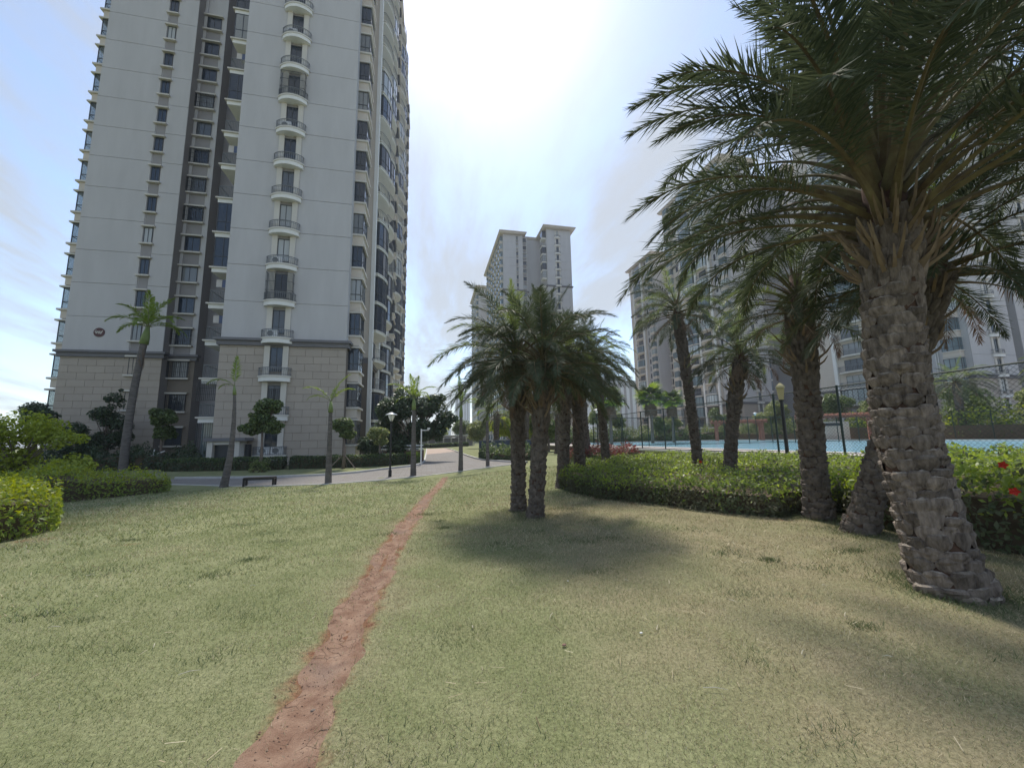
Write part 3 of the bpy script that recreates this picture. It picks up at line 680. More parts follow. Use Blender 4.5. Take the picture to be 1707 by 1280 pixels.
            bo = inst('bay_window', cached(('bay', w), f), root, mtx=T(xb, s, z+.75, Q))
            inst('bay_roof', cached(('bayr', w), f1), bo); inst('window_frame', cached(('bayf', w), f2), bo); inst('pane', cached(('bayp', w, near), f3), bo)
        def side_balcony(s, w, k, xb, d=.75):
            z = zf(k); bo = inst('balcony', bow_slab(w, d, .12, .14, .55), root, mtx=T(xb, s, z+.05, Q))
            r = R_.random()
            if r < .48:
                a, b = bow_glass(w, d, 2.6, .55, 'glass' if near else 'glass_pale'); e = inst('glazing_frame', a, bo); inst('glazing', b, bo)
            else: inst('railing', bow_rail(w, d, 1.05, 26, .55), bo)
            window(root, w*.62, 2.2, T(xb+.01, s, z+.1, Q), 2, False, 'glass', True)
        for k in range(-3, side_floors):
            z = zf(k)
            bay(1.75, 2.0, k, .0)
            window(root, .7, 1.9, T(.01, 5.1, z+.5, Q), 0, False, 'glass', True)
            for s, w in ((9.35, 4.6), (15.4, 5.2), (30.3, 4.8), (36.3, 5.2)):
                if s < D-3: side_balcony(s, w, k, .8)
            if D > 24:
                window(root, 1.1, 1.5, T(.81, 20.4, z+.9, Q), 0, False, 'glass', True)
                if near and R_.random() < .7: inst('air_conditioner', ac_unit(), root, mtx=T(.81, 21.9, z+.3, Q))
                bay(23.4, 2.0, k, .8)
            if D > 42: window(root, 1.5, 1.6, T(.81, 42.5, z+.9, Q), 1, False, 'glass', True)
            if D > 50: bay(48.6, 2.2, k, .8)
    if left_side:                              # outer flank facing -X
        for k in range(-3, fmax):
            z = zf(k)
            for s in ((8.2, 11.5, 15.0, 19.0, 23.0, 28.0, 34, 40) if not near else (7.6,)):
                if s > D-2: continue
                def f():
                    b = MB(); b.box(-1.0, 1.0, -1.15, 0, -.16, 0); b.box(-.85, .85, -.9, 0, -.85, -.16, 1); return b.mesh('bay_slab', ['trim', 'wall_cream'])
                def f1(): b = MB(); b.box(-1.0, 1.0, -1.15, 0, 1.9, 2.04); return b.mesh('bay_roof', 'trim')
                def f2():
                    b = MB()
                    for x in (-.85, 0, .85): b.box(x-.03, x+.03, -.9, -.85, 0, 1.9)
                    for zz in (0, .6, 1.85): b.box(-.85, .85, -.9, -.86, zz, zz+.05); b.box(-.88, -.82, -.86, 0, zz, zz+.05); b.box(.82, .88, -.86, 0, zz, zz+.05)
                    b.box(-.88, -.82, -.45, -.41, 0, 1.9)
                    return b.mesh('bay_frame', 'metal_dark')
                gl = 'glass_clear' if near else 'glass_pale'
                def f3():
                    b = MB(); b.box(-.84, .84, -.88, -.87, .02, 1.88); b.box(-.85, -.84, -.87, 0, .02, 1.88); b.box(.84, .85, -.87, 0, .02, 1.88); return b.mesh('pane', gl)
                bo = inst('bay_window', cached('lbay', f), root, mtx=T(sx0-.001, second_y+s-7.2+1.0 if near else s, z+.75, -Q))
                inst('bay_roof', cached('lbayr', f1), bo); inst('window_frame', cached('lbayf', f2), bo); inst('pane', cached(('lbayp', near), f3), bo)
    return root

tw = tower('tall grey apartment tower with beige tiled base left of the road', (-6.5, 33.3, 0), near=True, tiles=True, left_side=True, fmax=12, side_len=54)
# round emblem on the left wing
mb = MB(); mb.lathe([(.40,0),(.40,.05),(.36,.06)], 28); e_v = [(x, -z, y) for x, y, z in mb.v]; mb.v = e_v
mat('emblem_red', (0.10,0.05,0.05), 0.6, 0.15, 6)
em = mb.build('emblem', 'emblem_red', tw, loc=(-21.1, 6.14, 11.2))
mb = MB()
def stroke(pts, w=.035):
    for p, q in zip(pts[:-1], pts[1:]):
        dx, dz = q[0]-p[0], q[1]-p[1]; L = math.hypot(dx, dz); nx, nz = -dz/L*w, dx/L*w
        mb.poly([(p[0]-nx,-.068,p[1]-nz),(q[0]-nx,-.068,q[1]-nz),(q[0]+nx,-.068,q[1]+nz),(p[0]+nx,-.068,p[1]+nz)])
stroke([(-.24,.16),(-.18,-.14),(-.08,.12),(0,-.14),(.06,.14)]); stroke([(.06,.14),(.12,-.16),(.26,.16)]); stroke([(-.28,.0),(-.2,.2)])
mb.build('emblem_mark', 'trim', em)
# meter room hood and barred ground-floor window of the near tower
mb = MB()
mb.box(-8.9, -6.25, -1.5, -.06, 1.75, 1.98, 1); mb.box(-8.7, -8.35, -1.35, -.06, -.6, 1.75); mb.box(-6.95, -6.65, -1.35, -.06, -.6, 1.75); mb.box(-8.35, -6.95, -1.3, -.06, 1.5, 1.749)
mb.build('porch', ['trim', 'ledge'], tw)
mb = MB(); mb.box(-8.35, -6.95, -1.0, -.95, -.6, 1.5); mb.box(-6.6, -6.35, -.5, -.07, -.6, 1.5); mb.build('porch_door', 'metal_dark', tw)
inst('window_bars', cage_mesh(1.5, 3.3, .2, .14), tw, mtx=T(-9.85, 1.2, -.1)); inst('pane', pane_mesh(1.4, 3.0, 'glass_pale'), tw, mtx=T(-9.8, 1.5, 0.2))

tower('grey tower standing behind the palm clump in mid distance', (49.8, 126, 0), left_side=True, side=False, side_len=44, seed=2)
tower('far tower half hidden behind the mid distance tower', (47.6, 179, 0), left_side=True, side=False, side_len=30, seed=3)
tower('curved balcony tower behind the pool seen between the palms', (77, 83.5, 0), mirror=True, side_len=26, second='balcony', second_x=(-29.6,-20.6), second_y=0.0, seed=4)
tower('nearest right hand tower with white pilasters behind the big palm', (77, 40.6, 0), mirror=True, side_len=22, seed=5, second='balcony', second_x=(-24,-13), second_y=1.0)
tower('hazy right hand tower beyond the curved balcony tower', (77, 118, 0), mirror=True, side_len=15, seed=6).scale = (-1, 1, .86)
# ------------------------------------------------------------------ vegetation
mat('bark_boot', (0.095,0.073,0.058), 0.95, 0.35, 18.0, col2=(0.205,0.168,0.138), bump=1.0, bscale=55, rnd=0.32, stretch=(1,1,.35))
mat('boot_cut', (0.17,0.14,0.115), 0.95, 0.35, 22.0, col2=(0.30,0.26,0.215), bump=1.0, bscale=70, rnd=0.25, stretch=(1,1,.3))
mat('bark_core', (0.050,0.030,0.021), 0.95, 0.35, 7.0, col2=(0.085,0.048,0.032), bump=0.6, bscale=30)
mat('bark_dark', (0.085,0.070,0.058), 0.95, 0.3, 9.0, col2=(0.15,0.125,0.105), bump=0.6, bscale=35)
mat('bark_grey', (0.085,0.075,0.068), 0.9, 0.2, 3.0, col2=(0.145,0.13,0.118), bump=0.4, bscale=14, stretch=(1,1,4))
mat('bark_tree', (0.17,0.135,0.11), 0.95, 0.25, 5.0, bump=0.5, bscale=30)
mat('petiole', (0.105,0.070,0.045), 0.8, 0.25, 5.0, col2=(0.16,0.14,0.07))
mat('rachis', (0.16,0.17,0.07), 0.6, 0.2, 5.0)
mat('stalk_dead', (0.20,0.15,0.10), 0.9, 0.25, 6.0)
mat('crownshaft', (0.16,0.21,0.07), 0.55, 0.15, 3.0)
leafmat('palm_leaf', (0.050,0.070,0.042), (0.115,0.138,0.078), 0.22, 0.6, 0.18)
leafmat('palm_leaf_young', (0.14,0.19,0.055), (0.20,0.25,0.08), 0.35, 0.5, 0.35)
leafmat('palm_leaf_dead', (0.145,0.095,0.065), (0.22,0.165,0.12), 0.2, 0.8, 0.1)
leafmat('royal_leaf', (0.13,0.20,0.04), (0.24,0.32,0.06), 0.4, 0.45, 0.35)
leafmat('tree_leaf', (0.07,0.115,0.042), (0.17,0.22,0.075), 0.35, 0.45, 0.4)
leafmat('tree_leaf_dark', (0.032,0.058,0.030), (0.075,0.11,0.05), 0.28, 0.45, 0.4)
leafmat('tree_leaf_yellow', (0.20,0.26,0.04), (0.37,0.42,0.075), 0.45, 0.5, 0.3)
leafmat('tree_leaf_pale', (0.14,0.18,0.07), (0.28,0.31,0.14), 0.4, 0.5, 0.3)
leafmat('hedge_young_lit', (0.17,0.25,0.045), (0.35,0.43,0.09), 0.42, 0.45, 0.35, patch=(0.13,0.19,0.06), pscale=.9)  # yellow-green new growth, with the sunlit brightness of hedge tops put into its colour
leafmat('hedge_old_shade', (0.075,0.105,0.05), (0.15,0.17,0.09), 0.3, 0.55, 0.3, patch=(0.12,0.11,0.07), pscale=1.2)  # dusty older leaves, with the shade of the hedge fronts put into their colour
leafmat('hedge_gold', (0.20,0.25,0.03), (0.36,0.40,0.055), 0.45, 0.45, 0.35)
leafmat('red_leaf', (0.16,0.05,0.05), (0.28,0.13,0.10), 0.35, 0.5, 0.3)
mat('petal_red', (0.55,0.03,0.02), 0.6, 0.1, 10)
mat('twig', (0.10,0.075,0.05), 0.95, 0.2, 8)

def frond_mesh(seed, L=2.8, elev=40, bend=70, nl=66, ll=.47, lw=.021, pet=.26, mats=('petiole','palm_leaf'), twist=0.0, rr=.022, ranks=36, droop=.2, dens_tip=.3):
    """feather leaf in the local XZ plane, growing from the origin towards +X"""
    R_ = random.Random(seed); n = 16; mb = MB()
    P = [Vector((0,0,0))]; Tn = []
    for i in range(n):
        s = (i+.5)/n; th = rad(elev-bend*s**1.4); d = Vector((math.cos(th), math.sin(twist*s)*.25, math.sin(th))).normalized(); Tn.append(d); P.append(P[-1]+d*(L/n))
    mb.tube(P, [rr*2.1*(1-.55*min(1, i/n/pet))*(1 if i/n < pet else (1-.75*(i/n-pet)/(1-pet))) for i in range(n+1)], 4, 0, cap=False)
    def at_(s):
        f = s*n; i = min(n-1, int(f)); return P[i]+(P[i+1]-P[i])*(f-i), Tn[i]
    for i in range(nl):
        s = pet+(1-pet)*(i+.5)/nl; u = (s-pet)/(1-pet)
        ln = ll*(.35+.65*min(1, u/.18))*(1-(1-dens_tip)*max(0, (u-.55)/.45)**1.3)
        for sd in (-1, 1):
            b, t = at_(min(.999, s+R_.uniform(-.006,.006))); side = t.cross(Vector((0,0,1))).normalized()*sd
            up = side.cross(t)*sd; up = up if up.z >= 0 else -up
            a = rad(64-42*u+R_.uniform(-12,12)); v = rad(R_.uniform(-ranks, ranks)+8)
            d = (t*math.cos(a)+(side*math.cos(v)+up*math.sin(v))*math.sin(a)).normalized(); l = ln*R_.uniform(.8,1.12)
            w = d.cross(up).normalized()*lw*.5*(.55+.45*min(1, u/.1)); w = (w+up*R_.uniform(-.4,.4)*lw*.5)
            mid = b+d*l*.32-Vector((0,0,1))*droop*l*.06; tip = b+d*l-Vector((0,0,1))*droop*l*R_.uniform(.2,.8)
            k = len(mb.v); mb.v += [tuple(b), tuple(mid-w), tuple(tip), tuple(mid+w)]; mb.face((k,k+1,k+2,k+3), 1)
    return mb.mesh('frond', list(mats))
# age classes from the spear outwards: (elevation, bend)
CLS = [(84,26),(72,58),(60,78),(48,86),(36,84),(22,78),(6,66),(-12,50),(-34,36)]
PHX = [[frond_mesh(100+7*i+j, 2.8, e, b, nl=98, twist=(-1)**j*.9) for j in range(2)] for i, (e, b) in enumerate(CLS)]
PHX_Y = [[frond_mesh(200+7*i+j, 2.8, e, b, mats=('rachis','palm_leaf_young'), twist=(-1)**j*.6) for j in range(1)] for i, (e, b) in enumerate(CLS[:6])]
PHX_D = [frond_mesh(300+i, 2.4, e, b, 40, .36, .022, .3, ('stalk_dead','palm_leaf_dead'), 1.0, .018, 40, .8) for i, (e, b) in enumerate(((-20,50),(-45,35),(-8,75),(10,95)))]

RB = random.Random(77)
def boot_mesh(w=.2, h=.15, d=.06, up=1.0):
    """old leaf base: swollen wedge with a cut upper lip; back on y=0, facing -Y"""
    mb = MB(); rows = [(-.55,.35,.1),(-.3,.8,.5),(.0,1.0,.85),(.28,.95,1.05),(.44,.78,.95),(.50,.6,.6),(.44,.5,.1)]
    for (tz, ww, dd) in rows:
        for fx, fd in ((-.5,0),(-.36,.7),(-.02,1.0),(.34,.78),(.5,0)): mb.v.append((fx*w*ww*RB.uniform(.9,1.1), -d*dd*fd*RB.uniform(.75,1.2), tz*h*up+h*RB.uniform(-.06,.06)))
    for i in range(len(rows)-1):
        for j in range(4): a = i*5+j; mb.face((a, a+1, a+6, a+5))
    k = (len(rows)-1)*5; mb.face((k, k+1, k+2, k+3, k+4))
    me = mb.mesh('leaf_base', ['bark_boot', 'boot_cut'])
    for i, p_ in enumerate(me.polygons): p_.material_index = 1 if i >= 16 else 0
    return me
BOOT = [boot_mesh(.20,.135,.062), boot_mesh(.215,.125,.055), boot_mesh(.19,.15,.07), boot_mesh(.205,.13,.075), boot_mesh(.185,.12,.055)]
BOOT_L = [boot_mesh(.15,.30,.055), boot_mesh(.13,.36,.07)]

def curve_pts(base, top, n, bow=(0,0)):
    b, t = Vector(base), Vector(top); return [b+(t-b)*f+Vector((bow[0], bow[1], 0))*(4*f*(1-f)) for f in [i/(n-1) for i in range(n)]]

def phoenix(label, base, top, r0, r1, sc, nf, seed, boots='joined', bow=(0,0), stubs=1.1, ndead=4, young=.12, barkm='bark_dark', emax=84, emin=-30, flare=1.25, heart=.55, brow=.105, nring=9, bscale=1.0, path=None, lf=.62):
    R_ = random.Random(seed); base = Vector(base); top = Vector(top)-base
    root = thing('date_palm', label, 'palm tree', base, 0, 'date palms')
    P = curve_pts((0,0,-.1), top, 22, bow)
    if path:
        pp = np.array(path, float)-np.array(base); pp[0,2] -= .1; sl_ = np.concatenate([[0], np.cumsum(np.linalg.norm(np.diff(pp, axis=0), axis=1))]); tt = np.linspace(0, sl_[-1], 22)
        P = [Vector([float(np.interp(t, sl_, pp[:,k])) for k in range(3)]) for t in tt]
        for _ in range(4): P = [P[0]]+[(P[i-1]+P[i]*2+P[i+1])/4 for i in range(1,21)]+[P[-1]]
    def pr(f): return r0*(flare-(flare-1)*min(1, f/.12)) + (r1-r0)*f
    mb = MB(); mb.tube(P+[P[-1]+Vector((0,0,heart))], [pr(i/21)*R_.uniform(.97,1.03) for i in range(22)]+[r1*.45], 12)
    mb.build('trunk', 'bark_core', root, smooth=True)
    L = (P[-1]-P[0]).length
    def frame(f):
        x = f*21; i = min(20, int(x)); p = P[i]+(P[i+1]-P[i])*(x-i); t = (P[i+1]-P[i]).normalized(); return p, t
    def bmat(f, a, tilt, s):
        p, t = frame(f); u = Vector((math.cos(a), math.sin(a), 0)); u = (u-t*u.dot(t)).normalized(); w = t.cross(u)
        M3 = Matrix((( -w.x, -u.x, t.x), (-w.y, -u.y, t.y), (-w.z, -u.z, t.z)))   # local x, -y out, z up
        M3 = Matrix((( w.x, -u.x, t.x), (w.y, -u.y, t.y), (w.z, -u.z, t.z)))
        q = p+u*(pr(f)-.012)
        return Matrix.Translation(q) @ M3.to_4x4() @ RX(R_.uniform(-.08,.08), 4, 'Y') @ RX(tilt, 4, 'X') @ Matrix.Diagonal((s[0], s[1], s[2], 1))
    nrow = int(L/brow); jm = MB()
    for r_ in range(nrow):
        f = (r_+.4)/nrow
        if f > .985: continue
        for j in range(nring):
            a = 2*math.pi*(j+.5*(r_ % 2)+R_.uniform(-.16,.16))/nring; long_ = f > lf
            me = (BOOT_L if long_ else BOOT)[R_.randrange(2 if long_ else 5)]
            s = bscale*R_.uniform(.88,1.16); ss = (s*pr(f)/.27*9/nring, s*.72*(1+.9*max(0,f-lf))*R_.uniform(.7,1.3), s*R_.uniform(.85,1.2))
            Mx = bmat(min(.99, f+R_.uniform(-.3,.3)/nrow), a, R_.uniform(-.22,.12)+(.0 if not long_ else .12+.3*(f-lf)), ss)
            if boots == 'each': inst('leaf_base', me, root, mtx=Mx)
            else:
                k = len(jm.v); jm.v += [tuple(Mx @ v.co) for v in me.vertices]
                for p_ in me.polygons: jm.face(tuple(k+q for q in p_.vertices))
    if boots != 'each':
        o = jm.build('leaf_bases', 'bark_boot' if barkm == 'bark_boot' else barkm, root); o['kind'] = 'stuff'
    if stubs:
        sm = MB()
        for i in range(int(34*stubs)):
            f = R_.uniform(lf+.04, 1.0); a = R_.uniform(0, 2*math.pi); p, t = frame(min(.99, f)); u = Vector((math.cos(a), math.sin(a), 0))
            l = R_.uniform(.22,.55)*(.5+f*.7); sp = R_.uniform(.25,.75); q = p+u*pr(f)
            e = q+(Vector((0,0,1))*(1-sp*.5)+u*sp).normalized()*l; m_ = (q+e)/2+u*.03
            sm.tube([q-u*.03, m_, e], [.032,.02,.007], 4, 0, cap=False)
        sm.build('old_leaf_stalks', 'stalk_dead', root)['kind'] = 'stuff'
    # fronds, golden-angle spiral from the heart down the shoulder
    az0 = R_.uniform(0, 6.28)
    for i in range(nf):
        q = (i+.5)/nf; e = emax+(emin-emax)*q**.85+R_.uniform(-6,6)
        c = min(range(len(CLS)), key=lambda k: abs(CLS[k][0]-e)); a = az0+i*2.39996+R_.uniform(-.15,.15)
        hz = heart*(1-q)*.9+.05; p = Vector(P[-1])+Vector((0,0,hz-.12))+Vector((math.cos(a), math.sin(a), 0))*r1*(.25+.75*q)
        me = PHX_Y[min(c,5)][0] if (R_.random() < young and c < 6) else PHX[c][R_.randrange(2)]
        Mx = Matrix.Translation(p) @ RX(a, 4, 'Z') @ RX(rad(R_.uniform(-14,14)), 4, 'X') @ RX(-rad(e-CLS[c][0]), 4, 'Y') @ Matrix.Scale(sc*R_.uniform(.86,1.1)*(.8+.2*min(1,q*4)), 4)
        inst('frond', me, root, mtx=Mx)
    for i in range(ndead):
        a = R_.uniform(0, 6.28); p = Vector(P[-1])+Vector((math.cos(a)*r1, math.sin(a)*r1, -R_.uniform(.05,.3)))
        inst('dead_frond', PHX_D[i % 4], root, mtx=Matrix.Translation(p) @ RX(a, 4, 'Z') @ Matrix.Scale(sc*R_.uniform(.6,.9), 4))
    return root

def Z0(x, y): return zg(x, y)
phoenix('huge date palm leaning at the right edge of the lawn', (5.2,3.19,Z0(5.2,3.19)), (5.17,3.24,3.95), .25, .235, 1.12, 78, 11, boots='each', ndead=0, young=0, stubs=2.4, emin=25, heart=1.3, path=[(5.2,3.19,0),(5.15,3.27,.72),(5.11,3.33,1.51),(5.11,3.33,2.4),(5.16,3.26,3.45),(5.18,3.24,3.95)], lf=.8, brow=.108, nring=9, bscale=1.12, barkm='bark_boot')
phoenix('dark trunked date palm behind the hedge left of the huge palm', (7.22,6.29,0), (7.27,6.24,4.0), .20, .185, .62, 54, 12, young=.25, stubs=1.4, emin=-6, heart=.8)
phoenix('date palm slanting to the right behind the huge palm', (6.83,5.32,0), (7.58,4.25,4.0), .19, .175, .72, 34, 13, ndead=3, young=.15, emin=-18, path=[(6.83,5.32,0),(6.97,5.14,.65),(7.11,4.95,1.31),(7.41,4.48,3.06),(7.56,4.22,3.95)])
phoenix('slim date palm tallest in the hedge bed by the fence', (9.0,11.95,.0), (8.74,12.1,5.9), .15, .135, .62, 50, 14, bow=(.06,0), emin=-20, young=.45, stubs=.5, ndead=5)
phoenix('short date palm in the hedge bed next to the slim one', (8.55,10.1,.0), (9.03,9.75,3.75), .16, .145, .56, 46, 15, bow=(-.06,.03), emin=-12, young=.6, ndead=9, stubs=.6)
phoenix('left trunk of the palm pair standing on the lawn', (2.15,9.42,Z0(2.15,9.42)), (2.17,9.42,3.45), .15, .15, .76, 60, 16, emin=-16, stubs=2.6, young=.1, ndead=4, brow=.095)
phoenix('right trunk of the palm pair standing on the lawn', (2.28,8.44,Z0(2.28,8.44)), (2.55,8.40,3.1), .15, .15, .72, 60, 17, emin=-14, stubs=2.6, young=.15, ndead=4, brow=.095)
phoenix('left trunk of the dark palm pair behind the lawn pair', (4.67,13.52,Z0(4.67,13.52)), (4.95,13.42,4.15), .20, .17, .78, 42, 18, stubs=1.6, young=.1)
phoenix('right trunk of the dark palm pair at the hedge end', (5.52,13.92,Z0(5.52,13.92)), (5.5,13.9,4.1), .20, .17, .80, 42, 19, stubs=1.6, young=.1)
phoenix('thin date palm rising from the hedge before the fence corner', (7.39,15.68,0), (7.1,15.8,4.9), .16, .14, .70, 40, 20, young=.3, stubs=.7, bow=(.1,0))
phoenix('rough barked palm beside the red leaved bushes', (8.0,19.5,0), (7.85,19.6,4.6), .36, .32, .75, 34, 21, stubs=1.0, young=.3)
phoenix('date palm whose fronds hang in at the top right corner', (9.6,3.0,0), (9.5,3.1,6.2), .24, .22, .9, 44, 22, young=.1, ndead=0, emin=10)

# feather palms with smooth grey trunks (row along the road)
RF = [frond_mesh(400+i, 2.0, e, b, 46, .42, .045, .14, ('rachis','royal_leaf'), .4, .014, 22, .35) for i, (e, b) in enumerate(((78,45),(62,80),(46,100),(30,95),(86,10)))]
def royal(label, base, top, r0, r1, fr, sc, seed, shaft=.55, bow=(0,0), skirt=0, fm=RF):
    R_ = random.Random(seed); base = Vector(base); top = Vector(top)-base
    root = thing('feather_palm', label, 'palm tree', base, 0, 'smooth trunked palms along the road')
    P = curve_pts((0,0,-.1), top, 72, bow)
    mb = MB(); mb.tube(P, [(r0*.8 if i == 0 else (r0*.68+(r1*.85-r0*.68)*(i/71)**.75))*(1+(.0,-.035,.012)[i % 3]*R_.uniform(.4,1.2)) for i in range(72)], 12); mb.build('trunk', 'bark_grey', root, smooth=True)
    t = (P[-1]-P[-2]).normalized(); mb = MB(); mb.tube([P[-1]-t*.05, P[-1]+t*shaft*.4, P[-1]+t*shaft], [r1*1.15, r1*1.05, r1*.45], 10)
    mb.build('crownshaft', 'crownshaft', root, smooth=True)
    for (az, cl, s) in fr:
        inst('frond', fm[cl], root, mtx=Matrix.Translation(P[-1]+t*shaft*.93) @ RX(rad(az), 4, 'Z') @ Matrix.Scale(sc*s, 4))
    for i in range(skirt):
        a = R_.uniform(0, 6.28); inst('dead_frond', PHX_D[1], root, mtx=Matrix.Translation(P[-1]-t*R_.uniform(0,1.6)+Vector((math.cos(a), math.sin(a), 0))*r1*.8) @ RX(a, 4, 'Z') @ RX(rad(35), 4, 'Y') @ Matrix.Scale(.28*sc, 4))
    return root
royal('tall ragged palm in front of the left tower wing', (-20.82,33.21,-.2), (-20.55,33.4,9.0), .40, .24, [(a, c, R) for a, c, R in ((0,0,1),(50,1,.95),(100,0,1),(150,1,.9),(200,2,.9),(245,1,.9),(290,0,1),(330,2,1),(20,3,.9),(170,3,.8),(280,3,.9),(70,2,1),(310,4,.8))], 1.45, 1, 1.3, bow=(-.15,0), skirt=9)
royal('smooth palm left of the bench with one leaf bent left', (-9.06,20.74,Z0(-9.06,20.74)), (-8.93,20.8,3.9), .27, .07, [(185,2,.62),(170,3,.4),(90,4,.75)], 1.0, 2, .4, bow=(.13,0))
royal('smooth palm right of the bench with two arching leaves', (-4.57,20.55,Z0(-4.57,20.55)), (-4.62,20.6,3.05), .25, .10, [(178,1,.78),(195,2,.6),(10,0,.85),(-12,1,.7),(60,0,.5)], 1.0, 3, .5)
royal('smooth palm just right of the black lamp post', (-.73,23.05,Z0(-.73,23.05)), (-.76,23.08,3.35), .26, .11, [(0,1,.8),(70,0,.9),(140,1,.8),(190,1,.9),(250,0,.8),(310,2,.7),(30,2,.6),(165,3,.6)], 1.0, 4, .6)
royal('thin ragged palm at the mouth of the earth path', (2.03,24.63,Z0(2.03,24.63)), (2.05,24.65,3.0), .24, .10, [(170,0,.7),(95,4,.9),(0,2,.8),(15,0,.75),(-20,3,.7),(200,4,.6)], 1.05, 5, .75)
royal('short smooth palm in front of the blue hoarding', (3.98,26.51,Z0(3.98,26.51)), (3.99,26.6,2.9), .2, .1, [(185,1,.9),(160,0,.8),(0,1,.8),(60,2,.6),(120,3,.6)], 1.0, 6, .55)

# broadleaf trees: leaves clustered round twig ends
def leaf_cloud(rs, centres, radii, n, size, flat=.55, aspect=.5):
    """n leaves spread over clusters; returns V,Q"""
    centres = np.asarray(centres, float); radii = np.asarray(radii, float); w = radii**2; w = w/w.sum()
    idx = rs.choice(len(centres), n, p=w); d = rs.normal(size=(n,3)); d /= np.linalg.norm(d, axis=1)[:,None]
    rr = radii[idx]*rs.uniform(.25,1,n)**.45; c = centres[idx]+d*rr[:,None]*np.array([1,1,.8])
    nn = d*.5+rs.normal(size=(n,3))*.5+np.array([0,0,flat]); nn /= np.linalg.norm(nn, axis=1)[:,None]
    a = rs.normal(size=(n,3)); a -= nn*(a*nn).sum(1)[:,None]; a /= np.linalg.norm(a, axis=1)[:,None]; b = np.cross(nn, a)
    L = (size*rs.uniform(.7,1.35,n))[:,None]; W = L*aspect
    V = np.empty((n,4,3)); V[:,0] = c-a*L*.5; V[:,1] = c-b*W*.5+nn*L*.06; V[:,2] = c+a*L*.5-np.array([0,0,.12])*L; V[:,3] = c+b*W*.5+nn*L*.06
    return V.reshape(-1,3), np.arange(4*n).reshape(-1,4)
def broadleaf(label, base, h, trunk_r, blobs, n, size, leaf='tree_leaf', seed=1, name='tree', group=None, bark='bark_tree', lean=(0,0), sub=.42, nsub=7, cat='tree'):
    """blobs: (dx,dy,z,rx,rz) crown masses relative to the base"""
    rs = np.random.RandomState(seed); R_ = random.Random(seed)
    root = thing(name, label, cat, base, 0, group)
    zb = min(b[2]-b[4] for b in blobs); fork = max(.25*h, zb+.15)
    mb = MB(); f0 = Vector((lean[0], lean[1], fork)); mb.tube([Vector((0,0,-.15)), f0*.5+Vector((trunk_r*.4,0,0)), f0], [trunk_r*1.15, trunk_r*.85, trunk_r*.7], 8)
    cs, rsz = [], []
    for b in blobs:
        cs.append((b[0], b[1], b[2])); rsz.append(b[3]*.68)
        for i in range(nsub):
            v = Vector((R_.gauss(0,1), R_.gauss(0,1), R_.gauss(0,1))).normalized()*R_.uniform(.45,1.0)
            c = Vector((b[0]+v.x*b[3]*.8, b[1]+v.y*b[3]*.8, b[2]+v.z*b[4]*.8)); cs.append(tuple(c)); rsz.append(b[3]*sub*R_.uniform(.6,1.25))
            if i % 2 == 0: m_ = (f0+c)*.5+Vector((0,0,.1*b[4])); mb.tube([f0-Vector((0,0,.05)), m_, c], [trunk_r*.4, trunk_r*.22, trunk_r*.06], 5, cap=False)
    mb.build('trunk', bark, root, smooth=True)
    V, Q = leaf_cloud(rs, cs, rsz, n, size); inst('crown', fast_mesh('crown', V, Q, [leaf]), root)
    return root
broadleaf('young round tree with white stake before the left tower wing', (-20.05,35.6,-.2), 4.8, .11, [(0,0,3.9,1.25,.75),(.15,0,2.7,.95,.5)], 5200, .2, 'tree_leaf', 31, group='young street trees by the tower', sub=.3, nsub=14)
broadleaf('young tree before the balcony column behind the bench', (-10.46,28.52,-.23), 4.8, .10, [(.2,0,4.2,1.0,.6),(-.1,0,3.4,1.0,.5),(-.6,0,2.75,.85,.4),(.5,0,2.9,.9,.5)], 7000, .2, 'tree_leaf', 32, group='young street trees by the tower', sub=.28, nsub=12)
broadleaf('young propped tree near the tower corner', (-5.52,28.83,-.23), 3.7, .10, [(0,0,3.0,.85,.6),(.1,0,2.35,.6,.4)], 4200, .17, 'tree_leaf', 33, group='young street trees by the tower', sub=.3, nsub=14)
broadleaf('small yellowish tree between the propped tree and the lamp post', (-3.4,30.56,-.2), 3.0, .10, [(0,0,2.35,.85,.5),(.2,0,1.8,.6,.3)], 1800, .17, 'tree_leaf_pale', 34, group='young street trees by the tower')
broadleaf('big dark evergreen tree over the turn of the road', (-1.2,34.5,-.2), 7, .28, [(-.8,0,4.6,2.0,1.5),(1.2,.3,4.6,1.6,1.1),(2.8,.2,3.6,1.0,.9),(-2.2,.3,2.9,1.5,1.2),(.8,0,2.6,1.7,.9),(1.9,0,5.3,.9,.5),(-1.0,-.3,1.6,1.4,.8),(2.2,0,2.6,1.0,.8),(-3.2,-.5,1.6,1.3,.9)], 20000, .25, 'tree_leaf_dark', 35, sub=.46, nsub=10)
broadleaf('dark tree at the far left corner of the tower', (-27.5,35.0,-.2), 5, .2, [(0,0,3.9,1.3,.7),(.2,0,2.6,1.2,.8)], 3600, .2, 'tree_leaf_dark', 36, group='dark trees before the left wing')
broadleaf('tall narrow dark tree before the left wing', (-24.2,36.6,-.2), 7, .15, [(.2,0,5.5,.8,1.0),(-.5,0,4.2,1.2,.9),(.6,0,3.6,1.2,.8),(0,0,2.2,1.5,1.0)], 5200, .2, 'tree_leaf_dark', 37, group='dark trees before the left wing', sub=.36)
broadleaf('low dark tree between the corner and the narrow tree', (-25.6,35.4,-.2), 4, .15, [(0,0,2.9,1.3,.8),(.3,0,1.6,1.4,.9)], 3600, .2, 'tree_leaf_dark', 38, group='dark trees before the left wing')
